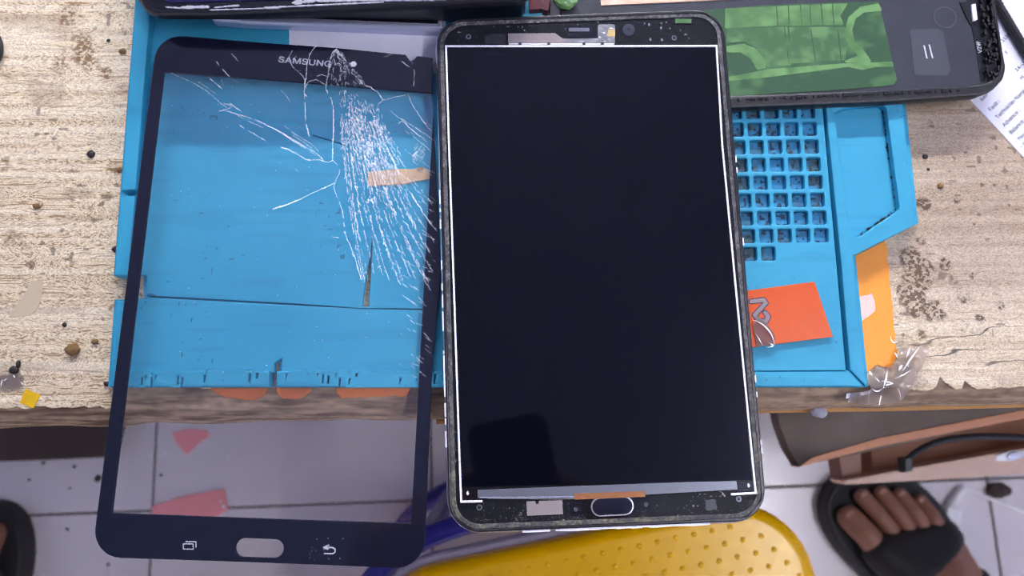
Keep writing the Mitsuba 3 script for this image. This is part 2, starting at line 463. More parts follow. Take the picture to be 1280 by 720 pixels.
front += [(1130, 487), (1145, 488), (1158, 489), (1166, 487), (1171, 483), (1175, 471), (1181, 478), (1190, 484), (1195, 487), (1203, 486), (1206, 476), (1214, 483), (1222, 487), (1233, 485.5), (1240, 486.5), (1251, 484), (1262, 485.5), (1275, 483), (1290, 484), (1320, 481), (1380, 482), (1500, 478), (1800, 470)]
lam = Polygon(np.vstack([WORLD.at(front, ZT), BF.M[:2, :2] @ np.array([0.95, 0.010]) + BF.M[:2, 3], BF.M[:2, :2] @ np.array([0.95, 0.52]) + BF.M[:2, 3], BF.M[:2, :2] @ np.array([-0.32, 0.52]) + BF.M[:2, 3]])).buffer(0)
add('laminate', slab(lam, ZT - 0.0007, ZT, 0.0002, 1), 'wood', bench, smooth=20, label='pale speckled wood grain laminate')
strip = [(u_, v_) for u_, v_ in [(545, 524.5), (700, 519), (960, 510.5), (1120, 508), (1400, 500)]]
sa = np.vstack([WORLD.at(strip, 0.5650), BF.M[:2, :2] @ np.array([0.949, 0.0008]) + BF.M[:2, 3]])
add('edge_strip', slab(LineString(sa).buffer(0.0017, cap_style=2), 0.5600, 0.5656, 0.001, 1), 'ochre', bench, label='thin ochre strip along the lower front edge')
add('light_block_panel', bx([0.315, 0.53, 0.285], [1.27, 0.018, 0.57]), 'dark_brown', bench, BF)  # unseen panel added to keep lamp light from passing under the bench
for x, y in ((-0.27, 0.48), (0.9, 0.48), (0.9, 0.10), (-0.27, 0.10)):
    add('leg', bx([x, y, 0.281], [0.05, 0.05, 0.5625]), 'dark_brown', bench, BF)

# ------------------------------------------------------------------ blue silicone mat
ZP, ZR = 0.5845, 0.5866            # left panel, grid plate
mat = thing('silicone_mat', 'blue silicone repair mat with small square compartments, cut along its left side', 'mat')
out = [(176, -40), (146, 346), (183, 344), (184, 374), (147, 376), (139, 484), (1082, 484), (1066, 320), (1144, 281), (1126, 110), (1118, -40)]
base = WORLD.poly(out, ZT)
slit2 = [(343, 454), (352, 448), (351, 490), (343, 490)]
slits = [[(183, 369.6), (350, 378.6), (450, 384.3), (542, 386.5), (542, 387.6), (450, 386.0), (350, 380.6), (183, 371.6)], [(467, 283), (461, 384), (452.5, 384), (457.5, 345), (462.5, 320)],
         slit2, [(390, 168), (440, 184), (441, 185), (390, 169.3)]]
cut2 = WORLD.poly(slit2, ZT)
add('base', slab(base.difference(cut2).difference(WORLD.poly(slits[1], ZT + .002)), ZT, 0.5822), 'mat', mat)
panel = WORLD.poly([(186, 8), (183, 60), (160, 344), (183, 344), (184, 374), (158, 376), (152, 466), (690, 466), (690, 8)], ZP)
for s in slits: panel = panel.difference(WORLD.poly(s, ZP))
add('panel', slab(panel, 0.5822, ZP, 0.0004), 'mat', mat)
lr = WORLD.poly([(176, -40), (146, 346), (165, 346), (196, -40)], 0.586)
lr = lr.difference(WORLD.poly([(150, 241), (175, 239.5), (174, 245.5), (150, 248)], 0.586))
add('rim', slab(lr, 0.5822, 0.5885, 0.0012), 'mat', mat)
add('rim', slab(WORLD.poly([(147.5, 376), (139.5, 484), (158, 484), (166, 376)], 0.586), 0.5822, 0.5880, 0.0012), 'mat', mat)
br = WORLD.poly([(158, 463), (690, 464.5), (1062, 463), (1082, 484), (158, 484)], 0.586).difference(cut2)
RC = random.Random(3)
for k in range(26):
    uu = RC.uniform(165, 545); vv = RC.uniform(464, 474); hh = RC.uniform(6, 12)
    br = br.difference(WORLD.poly([(uu, vv), (uu + RC.uniform(.8, 1.8), vv), (uu + RC.uniform(-2.5, 1), vv + hh), (uu - 1, vv + hh)], 0.586))
add('rim', slab(br, 0.5822, 0.5862, 0.0008), 'mat', mat)
# right half: grid plate with recessed compartments
plate = WORLD.poly([(690, 60), (1026, 60), (1029, 138), (1058, 463), (690, 465)], ZR)
def cellpos(r, c):
    return 1012 + (c - 6) * (22.9) + (r - 1) * 2.42 - (r - 4) * 0.0, 138.5 + r * 22.2
holes = []
for r in range(0, 9):
    for c in range(0, 7):
        if r == 8 and c > 3: continue
        u_, v_ = cellpos(r, c); v_ += (6 - c) * 0.25
        if u_ < 905 + r * 3: continue
        a_ = 8.6
        holes.append((r, c, rnd(WORLD.poly([(u_ - a_, v_ - a_), (u_ + a_, v_ - a_), (u_ + a_ + .8, v_ + a_), (u_ - a_ + .8, v_ + a_)], ZR), 0.0007)))
plate2 = plate.difference(shapely.union_all([h for *_, h in holes]))
add('grid_plate', slab(plate2, 0.5822, ZR, 0.0005), 'mat', mat)
for r, c, h in holes:
    add('compartment_floor', slab(h.buffer(-0.0002), 0.5822, 0.5846), 'cell', mat, label='dirty recessed compartment')
side = WORLD.poly([(1031, 60), (1110, -40), (1118, -40), (1126, 110), (1144, 281), (1067, 320), (1082, 483), (1079, 480), (1062, 462), (1051, 330), (1032, 138)], ZR)
pocket = rnd(WORLD.poly([(1043, 140), (1060, 134), (1098, 130), (1107, 134), (1124, 262), (1074, 296), (1062, 293)], ZR), 0.0022)
inner = WORLD.poly([(1105, 90), (1112, 90), (1128, 258), (1122, 262)], ZR)
side = side.difference(pocket)
add('pocket_rim', slab(side, 0.5822, ZR + 0.0004, 0.0007), 'mat', mat)
add('pocket_floor', slab(pocket.buffer(-0.00015), 0.5822, 0.5842), 'mat', mat)
# debris in the pocket seam
RD = random.Random(12)
deb = []
for k in range(90):
    t_ = RD.random(); u_, v_ = (1105 + 18 * t_, 135 + 125 * t_) if k < 60 else (1123 - 48 * RD.random(), 0)
    if k >= 60: v_ = 262 + (1123 - u_) * 0.68
    w_ = WORLD.at([(u_ + RD.uniform(-2.5, 1.5), v_ + RD.uniform(-2, 1))], 0.585)[0]
    s_ = RD.uniform(0.00015, 0.0005)
    deb.append(lump([w_[0], w_[1], 0.5844], [s_, s_ * 1.3, s_ * 0.7], k, 1))
k_ = one('grit', cat(deb), 'crumb_dark', 'dark grit along the right seam of the blue mat pocket', 'dirt', kind='stuff')

# ------------------------------------------------------------------ sheets under and cards on the mat
o_ = thing('orange_sheet', 'bright orange torn plastic sheet sticking out under the right end of the blue mat', 'sheet')
oj = jag([(1060, 300), (1106, 294), (1112, 360), (1117, 412), (1121, 440), (1114, 462), (1096, 456), (1080, 470), (1060, 470)], 1.6, 7, 4)
# the mat lies over it: the sheet fills the visible corner up to the mat's edge
osheet = WORLD.poly(oj, ZT).difference(base.buffer(0.0002))
add('sheet', slab(osheet, ZT, ZT + 0.0006, 0.0002, 1), 'orange', o_)
one('masking_tape', slab(WORLD.poly(jag([(1070.5, 373), (1088, 367), (1092, 376), (1093, 388), (1074, 404)], 0.8, 5, 2), ZT).difference(base.buffer(.0003)), ZT + 0.0006, ZT + 0.0008), 'pink_tape',
    'small pale pink piece of paper tape on the orange sheet', 'tape')
for px_, lab in (([(263, 480), (336, 480), (332, 493), (320, 500), (300, 499), (286, 497), (275, 494), (264, 487)], 'torn orange strip under the mat front, leftmost of the three'),
                 ([(345, 480), (390, 480), (388, 490), (378, 498), (354, 498), (347, 492)], 'torn orange strip under the mat front by the vertical slit'),
                 ([(420, 480), (518, 480), (508, 495), (470, 496), (428, 498), (421, 492)], 'longest torn orange strip under the mat front')):
    one('orange_strip', slab(WORLD.poly(jag(px_, 1.0, 7, 9), ZT).difference(base.buffer(.0002)), ZT, ZT + 0.0005, 0.0002, 1), 'orange_deep', lab, 'strip')
oc = thing('orange_card', 'orange printed card lying on the mat at the right edge of the tablet', 'card')
card = WORLD.poly([(905, 366), (1018, 352), (1041, 421), (945, 434), (905, 438)], ZR)
cardF = frame([*WORLD.at([(975, 395)], ZR)[0], ZR + 0.0010], rx=-1.2)
c_l = Polygon(cardF.at([(925, 364.5), (1018, 352), (1041, 421), (948, 433), (930, 436)]))
add('sheet', slab(c_l, -0.0002, 0.0002, 0.0001, 1), 'orange_card', oc, cardF)
g2 = [(940, 374), (957, 373), (961, 379), (958, 386), (948, 393), (963, 394), (962, 402), (950, 404), (943, 400), (938, 390), (949, 382), (952, 379), (940, 380)]
def two_glyph(scale):
    line = LineString(cardF.at([(939, 377), (954, 375), (957, 379), (943, 394), (948, 401), (957, 402), (960, 396), (956, 391)]))
    return line.buffer(scale, join_style=1)
add('numeral_outline', slab(two_glyph(0.00105), 0.0002, 0.00028), 'logo_blue', oc, cardF)
add('numeral', slab(two_glyph(0.00068), 0.00028, 0.00036), 'logo_grey', oc, cardF, label='grey numeral with dark blue outline')
# clear wrap on the card, its reflections painted as white glint ribbons
def crumple(fr, px, z, amp, seed, res=0.0022, n2=0.0):
    g = fr.poly(px, z)
    v, f = trimesh.creation.triangulate_polygon(g.segmentize(res), engine='earcut')
    # a regular grid clipped to the outline gives even folds
    x0, y0, x1, y1 = g.bounds
    gx, gy = np.meshgrid(np.arange(x0, x1 + res, res), np.arange(y0, y1 + res, res), indexing='ij')
    P_ = np.column_stack([gx.ravel(), gy.ravel()]); nn = gy.shape[1]
    inside = shapely.contains_xy(g.buffer(res * 0.6), P_[:, 0], P_[:, 1])
    I, J = np.meshgrid(np.arange(gx.shape[0] - 1), np.arange(nn - 1), indexing='ij'); I, J = I.ravel(), J.ravel()
    q_ = np.stack([I * nn + J, (I + 1) * nn + J, (I + 1) * nn + J + 1, I * nn + J + 1], 1)
    q_ = q_[inside[q_].all(1)]
    h_ = meshkit.fbm(np.column_stack([P_ * 130, np.zeros(len(P_))]), 3, seed)
    ridge = 1 - np.abs(2 * meshkit.noise(np.column_stack([P_ * 90 + 3, np.zeros(len(P_))]), seed + 5) - 1)
    V_ = np.column_stack([P_, z + amp * (0.25 * h_ + 0.75 * ridge ** 3)])
    used = np.unique(q_); edge = g.exterior
    cnt = np.bincount(q_.ravel(), minlength=len(V_))
    for v_ in used:
        if cnt[v_] < 4 and edge.distance(Point(V_[v_, 0], V_[v_, 1])) < res * 1.6:
            c_ = edge.interpolate(edge.project(Point(V_[v_, 0], V_[v_, 1]))); V_[v_, 0], V_[v_, 1] = c_.x, c_.y
    m = trimesh.Trimesh(V_, np.vstack([q_[:, [0, 1, 2]], q_[:, [0, 2, 3]]]), process=False)
    m.remove_unreferenced_vertices()
    return m


def glint(fr, pts, w, z, zt=0.00012):
    p = fr.at(pts, z); q = spline(np.column_stack([p, np.zeros(len(p))]), 14)[:, :2] if len(p) > 2 else np.linspace(p[0], p[1], 14)
    k = [Point(*a).buffer(w * (.12 + .75 * math.sin(math.pi * (i + .3) / 14) ** 2), quad_segs=3) for i, a in enumerate(q)]
    return slab(shapely.union_all([shapely.union_all([a, b]).convex_hull for a, b in zip(k, k[1:])]), z, z + zt)


wr = thing('clear_wrap', 'small clear plastic scrap with painted white glints on the orange card', 'plastic scrap')
add('film', crumple(WORLD, [(940, 404), (948, 396), (960, 405), (969, 420), (968, 432), (945, 433)], ZR + 0.0015, 0.0010, 3, 0.0010), 'film', wr, smooth=True)
add('painted_glint', cat([glint(WORLD, p_, w_, ZR + 0.0027) for p_, w_ in (([(941, 400), (955, 407), (964, 418), (968, 430)], 0.0003), ([(944, 417), (950, 426), (953, 432)], 0.0002), ([(960, 428), (966, 432), (958, 434)], 0.00035))]), 'crack', wr)
tp = thing('clear_tape', 'crumpled clear plastic tape stuck on the bench edge beside the orange sheet', 'tape')
add('film', crumple(WORLD, [(1083, 470), (1100, 460), (1118, 455), (1124, 432), (1136, 438), (1152, 430), (1156, 440), (1138, 476), (1124, 500), (1092, 508), (1058, 503), (1062, 492), (1083, 488)], ZT + 0.0009, 0.0042, 8, 0.0009), 'film', tp, smooth=True)
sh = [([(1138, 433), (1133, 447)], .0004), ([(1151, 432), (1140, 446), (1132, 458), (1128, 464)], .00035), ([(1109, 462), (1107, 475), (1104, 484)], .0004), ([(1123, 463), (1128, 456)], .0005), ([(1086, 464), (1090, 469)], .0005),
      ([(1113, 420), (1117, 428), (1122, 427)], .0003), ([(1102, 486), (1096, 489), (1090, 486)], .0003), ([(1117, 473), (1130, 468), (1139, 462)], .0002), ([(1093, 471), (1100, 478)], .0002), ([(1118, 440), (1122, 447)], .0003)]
add('painted_glint', cat([glint(WORLD, p_, w_, ZT + 0.0046) for p_, w_ in sh]), 'crack', tp)  # bright reflections on the tape, painted as white ribbons
add('painted_glint_patch', slab(WORLD.poly([(1058, 492), (1091, 488.5), (1083, 493.5), (1057, 498.5)], ZT + 0.0012), ZT + 0.0012, ZT + 0.0016), 'frame_white', tp, label='white patch painted as a bright reflection')  # white piece painting a bright reflection on the film
kt = one('kraft_label', slab(WORLD.poly([(459, 214.5), (482, 212), (501, 210.5), (515, 211), (527, 208), (536, 212), (537, 223), (520, 226), (505, 229.5), (480, 231), (460, 232)], ZP + .0012), ZP + 0.0002, ZP + 0.0007, 0.0001, 1), 'kraft',
         'tan paper label strip on the blue mat under the cracked glass', 'label')

# ------------------------------------------------------------------ white paper, phones and back cover along the far side
one('white_paper', slab(WORLD.poly([(362, 8), (550, 8), (552, 92), (470, 88), (364, 74), (362, 60)], ZP), ZP, ZP + 0.0005), 'paper', 'blank white paper sheet on the mat above the cracked glass', 'paper')
ph = thing('phone', 'silver-edged phone at the top, lowest of the stacked phones above the white paper', 'phone')
cP = WORLD.poly([(262, -120), (262, 24.5), (300, 28), (420, 33), (556, 38.5), (562, -120)], 0.5895, 0.002)
add('body', slab(cP, 0.5851, 0.5895, 0.0022, 4), 'rim_silver', ph)
add('glass', slab(cP.buffer(-0.0028), 0.5895, 0.5897), 'black_gloss', ph)
ph = thing('phone', 'plain black phone stacked between the silver-edged phone and the chipped one', 'phone')
bP = WORLD.poly([(176, -140), (180, 10), (200, 23.5), (300, 24), (420, 22), (556, 26), (656, 21), (666, -140)], 0.5900, 0.003)
add('body', slab(bP, 0.5898, 0.6030, 0.0022, 3), 'phone_black', ph)
add('back_plate', slab(bP.buffer(-0.0024), 0.6030, 0.6032), 'black_gloss', ph)
ph = thing('phone', 'black phone with navy screen and chipped pale adhesive, topmost of the stack', 'phone')
aP = WORLD.poly([(168, -120), (171, -6), (178, 9), (192, 17), (250, 17.5), (420, 10.5), (560, 4), (648, 0), (664, -8), (672, -120)], 0.607, 0.004)
add('body', slab(aP, 0.6033, 0.6070, 0.0016, 4), 'phone_black', ph)
add('adhesive_bed', slab(aP.buffer(-0.0016), 0.6070, 0.6071), 'black_gloss', ph)
add('screen', slab(WORLD.poly([(190, -118), (196, -4), (210, 4), (420, -1), (560, -4), (640, -8), (640, -118)], 0.6072, 0.002), 0.6071, 0.6077, 0.0004), 'navy_glass', ph)
RA = random.Random(21)
chips = []
for (u0, v0, u1, v1, hmin, hmax) in ((207, 9, 235, 11, 1, 3), (226, 10, 262, 9, 3, 6), (268, 10, 300, 7, 1, 3), (262, 13, 350, 10.5, .8, 2), (330, 10, 480, 3, 1, 3), (365, 4, 395, 1, 3, 9), (395, 1.5, 560, -1, 3, 6), (440, 0, 640, -4, 3, 5)):
    n_ = max(6, int((u1 - u0) / 2.2)); top, bot = [], []
    for k in range(n_ + 1):
        t_ = k / n_; uu = u0 + (u1 - u0) * t_; vv = v0 + (v1 - v0) * t_; hh = RA.uniform(hmin, hmax) * .36 * (0.25 if k in (0, n_) else 1)
        top.append((uu, vv - hh)); bot.append((uu, vv + hh))
    chips.append(slab(WORLD.poly(top + bot[::-1], 0.6072), 0.6071, 0.6074 + RA.uniform(0, .0003)))
add('adhesive_chips', cat(chips), 'chips', ph, kind='stuff', label='chipped pale grey adhesive')
one('plastic_scrap', cat([bx([*WORLD.at([(670, 1)], 0.592)[0], 0.590], [0.0056, 0.0065, 0.003], 4), bx([*WORLD.at([(683, 4)], 0.593)[0], 0.5905], [0.0022, 0.0052, 0.004], -8)]), 'red_dark',
    'dark red plastic scrap between the phones and the green scrap', 'plastic scrap')
gl = thing('green_scrap', 'light green crumpled film scrap at the top edge beside the red scrap', 'plastic scrap')
add('film', lump([*WORLD.at([(707, -1)], 0.591)[0], 0.5905], [0.0046, 0.0038, 0.0024], 5, 3, 0.5), 'green_lump', gl)
# black back cover
CB = 0.5867
cv = thing('back_cover', 'black phone back cover, inside up, with a green sticker, behind the tablet', 'phone cover')
cpx = [(683, 148), (690, -150), (1236, -150), (1242, 0), (1258, 84), (1255, 98), (1243, 111), (1222, 119), (1100, 127.5), (905, 135)]
cvo = WORLD.poly(cpx, CB + 0.004, 0.003)
floor_c = WORLD.poly([(700, 132), (706, -135), (1228, -135), (1234, 0), (1246, 82), (1243, 96), (1230, 104), (1208, 108), (1100, 113.5), (905, 120)], CB + 0.002, 0.003)
add('shell', slab(cvo, CB, CB + 0.0012, 0.0003), 'cover', cv)
add('inner_panel', slab(floor_c.buffer(0.0004), CB + 0.0012, CB + 0.0018, 0.0002), 'cover', cv)
add('raised_rim', slab(cvo.difference(floor_c.buffer(0.0006)), CB + 0.0012, CB + 0.0040, 0.0009), 'rubber', cv)
ZC = CB + 0.0018
add('edge_channel', slab(WORLD.poly([(1200, -100), (1208, 0), (1221, 70), (1226, 103), (1242, 96), (1245, 82), (1234, 0), (1228, -100)], ZC), ZC - .0003, ZC + .0003), 'black', cv)
RG = random.Random(31)
clips = []
for k in range(34):
    uu = 925 + k * 8.2 + RG.uniform(-2, 2)
    if uu > 1200: break
    vv = 125.5 - (uu - 905) * 0.042
    w_ = WORLD.at([(uu, vv)], CB + .004)[0]
    clips.append(bx([w_[0], w_[1], CB + 0.0041], [RG.uniform(.0004, .0026), RG.uniform(.0004, .0012), 0.0009], 2))
add('clip', cat(clips), 'black', cv, kind='stuff')
bits = []
for k in range(110):
    t_ = RG.random(); uu = 1228 + RG.uniform(-3, 16) + t_ * 9; vv = -10 + 112 * t_
    w_ = WORLD.at([(min(uu, 1238 + t_ * 13), vv)], CB + .004)[0]
    s_ = RG.uniform(.0008, .0024)
    bits.append(bx([w_[0], w_[1], CB + RG.uniform(.0030, .0036)], [s_ * .42, RG.uniform(.0005, .0016), .0012], RG.uniform(0, 20)))
add('edge_rib', cat(bits), 'rubber', cv, kind='stuff')
ringw = WORLD.at([(1181, 22)], ZC)[0]
add('round_mark', slab(Point(*ringw).buffer(.0046).difference(Point(*ringw).buffer(.0040)), ZC, ZC + 0.00015), 'cover_mark', cv, label='faint ring mark')
add('square_mark', slab(WORLD.poly([(1137, 37), (1172, 36), (1179, 41), (1188, 88), (1184, 95), (1143, 94)], ZC, .0012), ZC, ZC + 0.00012), 'cover_mark', cv, label='faint grey rounded square')
for p_ in ([(1154.5, 58), (1158, 73)], [(1161, 57), (1165, 72.5)]):
    add('pale_stroke', slab(LineString(WORLD.at(p_, ZC)).buffer(.00028), ZC + .0001, ZC + .0004), 'print_silver', cv)
add('connector', cat([slab(WORLD.poly([(1214, 6), (1219, 5), (1221.5, 25), (1216, 26.5)], ZC + .001), ZC, ZC + 0.0013), ]), 'white', cv, label='pale connector strip')
add('connector_block', slab(WORLD.poly([(1199, 4), (1228, 0), (1232, 22), (1212, 31), (1206, 20)], ZC), ZC, ZC + 0.0006, .0002), 'black', cv)


def text_on(fr, text, px, ang_deg, h, z, depth=0.00006, bold=False, width=None, at='l'):
    m = meshkit.text_mesh(text, h, depth, bold)
    v = m.vertices
    if width: v[:, 0] *= width / (v[:, 0].max() - v[:, 0].min())
    c, s = math.cos(math.radians(ang_deg)), math.sin(math.radians(ang_deg))
    o = fr.at([px], z)[0]
    m.vertices = np.column_stack([v[:, 0] * c - v[:, 1] * s + o[0], v[:, 0] * s + v[:, 1] * c + o[1], v[:, 2] + z])
    return m


add('lettering', text_on(WORLD, 'VZW', (1228, 66), 96, 0.0015, ZC + 0.0004, bold=True), 'print_silver', cv, label='tiny pale lettering VZW')
add('foam_strip', slab(WORLD.poly([(748, -25), (930, -25), (930, -1), (842, 3.5), (751, 7.5)], ZC), ZC, ZC + 0.0005, .0002), 'beige', cv, label='beige foam strip')
gs = add('green_sticker', slab(WORLD.poly([(872, 14), (960, 6.5), (1040, 3.5), (1098, 2), (1121, 100), (1116, 107), (1060, 112), (915, 121), (872, 124)], ZC), ZC, ZC + 0.0003, .0001, 1), 'green_dark', cv, label='glossy green sticker with a printed picture of sofas')
pic = []
for p_ in ([(906, 11), (1060, 4.5), (1050, 20), (1054, 32), (960, 33), (906, 36)], [(1060, 22), (1075, 9), (1098, 5), (1102, 14), (1080, 16), (1069, 24), (1065, 38), (1068, 52), (1080, 64), (1088, 76), (1087, 79), (1060, 79), (1052, 78), (1072, 70), (1060, 58), (1054, 44)],
           [(908, 97), (960, 87), (1050, 80), (1115, 77.5), (1117, 84), (1095, 84), (1078, 88), (1060, 84), (960, 97), (908, 102)], [(1011, 36), (1046, 37), (1048, 44), (1020, 45), (1018, 76), (1012, 78)], [(1020, 50), (1048, 48), (1052, 78), (1020, 79)],
           [(908, 58), (930, 55), (946, 62), (956, 76), (957, 85), (946, 88), (938, 74), (925, 66), (908, 66)], [(978, 34), (984, 34), (988, 82), (983, 82)], [(908, 38), (935, 34), (945, 44), (930, 52), (908, 54)], [(950, 36), (975, 35), (978, 60), (958, 64)], [(960, 66), (980, 64), (984, 82), (962, 84)]):
    pic.append(slab(WORLD.poly(p_, ZC, .0004), ZC + .0003, ZC + .00036))
add('printed_picture', cat(pic[:3] + pic[5:6]), 'green', gs)
add('printed_sofas', cat(pic[3:5] + pic[6:] + [slab(WORLD.poly(p_, ZC, .0005), ZC + .0003, ZC + .00033) for p_ in ([(908, 36), (948, 34), (980, 34), (984, 82), (958, 84), (950, 64), (930, 52), (908, 54)], [(986, 34), (1056, 34), (1060, 50), (1056, 76), (988, 80)])]), 'green_mid', gs)
add('picture_folds', cat([slab(LineString(WORLD.at(p_, ZC)).buffer(.0002), ZC + .00036, ZC + .0004) for p_ in ([(980, 34), (986, 80)], [(1013, 38), (1019, 77)], [(1047, 38), (1051, 76)], [(1018, 78), (1052, 77)], [(970, 8), (972, 32)], [(985, 8), (986, 31)], [(1000, 7), (1002, 31)], [(1012, 6), (1013, 31)], [(1026, 6), (1028, 31)], [(1040, 5), (1042, 31)])]), 'green_dark', gs, kind='stuff')
# job sheet and stylus
rc = thing('job_sheet', 'white printed job sheet partly under the right end of the black cover', 'paper')
shp = WORLD.poly([(1196, 106), (1215, 128), (1281, 199), (1330, 250), (1480, 120), (1330, -90), (1225, -60)], ZT)
add('sheet', slab(shp, ZT, ZT + 0.0003), 'paper', rc)
tx = [('Rev', (1227.5, 127), .0015, 0), ('Fault :', (1238, 139.5), .00152, 0), ('Technician Name :', (1247, 149), .00152, 0), ('Advance :', (1255.5, 159), .00152, 0), ('Balance :', (1264, 168.5), .00152, 0), ('- This is', (1270.5, 180), .0013, 0), ('- We', (1277, 186), .0013, 0),
      ('14-J', (1271, 90), .0015, 0), ('11265', (1253.5, 53), .0013, 0), ('Ca', (1250, 8), .0013, 0), ('9', (1258, 68), .0013, 0), ('Hi', (1277, 100), .0013, 0)]
add('printed_text', cat([text_on(WORLD, s_, p_, 43, h_, ZT + .0003, .00004, bold=True) for s_, p_, h_, _ in tx]), 'ink', rc)
sp0, sp1 = WORLD.at([(1232, -30)], 0.584)[0], WORLD.at([(1300, 84)], 0.584)[0]
sy = thing('stylus', 'thin black stylus lying across the printed job sheet', 'stylus')
add('shaft', tube(np.linspace([*sp0, ZT + .0020], [*sp1, ZT + .0020], 10), 0.0017, 10), 'rubber', sy)

# ------------------------------------------------------------------ tablet without its front glass
TF = frame([0.0289, 0.0604, 0.5969], rx=1.5, rz=2.2514)
W2, H2 = .1088 / 2, .1869 / 2
tb = thing('tablet', 'black tablet without its front glass, dark screen framed by a thin white line', 'tablet')
def rr(d, r=0.0115): return box(-W2 + d, -H2 + d, W2 - d, H2 - d).buffer(-max(r - d, .001), quad_segs=8).buffer(max(r - d, .001), quad_segs=8)
def shell(levels):
    """A stack of inset outlines: (inset, z)."""
    n = 128
    rings = []
    for d, z in levels:
        g = rr(max(d, 0), 0.0115); c = np.array([g.exterior.interpolate(k / n, normalized=True).coords[0] for k in range(n)])
        rings.append(np.column_stack([c, np.full(n, z)]))
    Vv = np.vstack(rings); Ff = []
    k = np.arange(n); kn = (k + 1) % n
    for a in range(len(levels) - 1):
        Ff += [np.stack([a * n + k, a * n + kn, (a + 1) * n + kn], 1), np.stack([a * n + k, (a + 1) * n + kn, (a + 1) * n + k], 1)]
    c0, c1 = len(Vv), len(Vv) + 1
    Vv = np.vstack([Vv, [[0, 0, levels[0][1]], [0, 0, levels[-1][1]]]])
    Ff += [np.stack([np.full(n, c0), k, kn], 1), np.stack([np.full(n, c1), (len(levels) - 1) * n + k, (len(levels) - 1) * n + kn], 1)]
    m = trimesh.Trimesh(Vv, np.vstack(Ff), process=False); m.fix_normals(); return m
lv = [(0.0075, -0.0085), (0.0035, -0.0078), (0.0012, -0.0060), (0.0003, -0.0042)]
add('back_shell', shell(lv + [(0.0003, -0.0030)]), 'black', tb, TF)
add('side_trim', shell([(0.0003, -0.0030), (0.0, -0.0022), (0.0003, -0.0012), (0.0009, -0.0006), (0.0015, -0.0006), (0.0017, -0.0020)]), 'chrome', tb, TF, label='polished metal side trim')
add('outer_rim', slab(rr(.0007).difference(rr(.0017)), -0.0012, 0.0, 0.0004), 'black', tb, TF)
add('adhesive_border', slab(rr(.0017).difference(rr(.0033)), -0.0012, -0.0003, 0.0002), 'glue', tb, TF, label='grey border of old adhesive')
add('inner_frame', slab(rr(.0033), -0.0012, -0.0008, 0.0), 'dusty_black', tb, TF)
Zf = -0.0008
lcdp = [(558, 58), (894.5, 57.5), (944, 618), (577, 627.5)]
lcd = Polygon(TF.at([(559.5, 59.5), (893, 59.5), (941, 601), (577, 609)], 0))
add('display', slab(lcd, Zf, 0.0, 0.0002), 'lcd', tb, TF, label='dark glossy screen')
def strip_px(pts, w, z0, z1, mat_, name, parent, label=None, cap=2):
    return add(name, slab(LineString(TF.at(pts, 0)).buffer(w, cap_style=cap, join_style=2), z0, z1), mat_, parent, TF, label=label)
strip_px([(603, 626.5), (576.5, 627), (574, 560), (567.4, 360), (561.2, 180), (557.5, 58), (730, 58), (895.5, 57.5), (902.5, 180), (919.5, 360), (937, 540), (944.5, 616), (914, 618)], .00034, Zf, 0.0003, 'frame_white', 'display_frame', tb, 'thin white screen frame')
strip_px([(609, 623), (700, 624), (800, 620)], .00012, Zf, -0.0003, 'silver', 'lower_edge', tb)
add('metal_plate', slab(TF.poly([(635, 53), (635, 41), (694, 40.5), (703, 47), (708, 47.5), (708, 53)]), Zf, -.0005), 'taupe', tb, TF, label='taupe metal plate')
add('foil_plate', slab(TF.poly([(708, 53), (708, 47.5), (747.5, 47), (747.5, 31), (749, 29.5), (767, 29.5), (769, 31), (769, 53)]), Zf, -.0005), 'foil', tb, TF, label='silver foil plate')
add('gold_contact', slab(TF.poly([(760, 36), (769, 36), (769, 45), (760, 45)]), -.0005, -.0003), 'gold', tb, TF, label='small gold contact')
strip_px([(636, 54.3), (768, 54.3)], .0002, Zf, -.0003, 'frame_white', 'light_edge', tb)
for u_ in (650, 686, 730, 753): add('tick', slab(TF.poly([(u_ - 1.7, 53), (u_ + 1.7, 53), (u_ + 1.7, 56), (u_ - 1.7, 56)]), -.0003, -.0001), 'black', tb, TF)
sl = add('speaker_slot', slab(TF.poly([(708, 31), (745, 31), (745, 46), (712, 46)], 0, .0004), Zf, -.0006), 'black_gloss', tb, TF)
add('speaker_mesh', slab(TF.poly([(711, 34), (737, 34), (737, 38.5), (711, 38.5)], 0, .0003), -.0006, -.00045), 'flex', sl, TF)
add('side_pocket', slab(TF.poly([(606, 44), (612, 41), (632, 41), (632, 54), (606, 54)]), Zf, -.00065), 'black_gloss', tb, TF)
def dpx(u_, v_): return TF.at([(u_, v_)], 0)[0]
cam_ = add('camera_ring', disc(dpx(785.5, 36.5), .0030, Zf, -.0006), 'black_gloss', tb, TF)
add('camera_lens', disc(dpx(786, 36.5), .0024, -.0006, -.0003, .0002), 'lens', cam_, TF, label='grey camera disc')
add('camera_pupil', disc(dpx(786.3, 36.2), .0004, -.0003, -.00025), 'black', cam_, TF)
for u_, v_, r_ in ((812, 29, 1), (827, 33, 1), (813.5, 47.5, 1), (828, 48, 1), (806.5, 27.5, .55), (833.5, 26, .6)):
    h = add('sensor_hole', disc(dpx(u_, v_ - .5), .0010 * r_, Zf, -.0007, 0, 1.0), 'black_gloss', tb, TF)
    add('sensor_pin', disc(dpx(u_ - .3, v_ + 1), .00055 * r_, -.0007, -.0004, .0001, .7), 'silver', h, TF)
def screw(u_, v_):
    k = add('screw_boss', slab(Point(*dpx(u_, v_)).buffer(.00098), Zf, -.0004, .0001), 'flex', tb, TF)
    add('screw_hole', disc(dpx(u_, v_), .00058, -.0004, -.00036), 'black', k, TF)
for u_, v_ in ((843, 46.5), (585.5, 45), (599, 634.5), (924, 624)): screw(u_, v_)
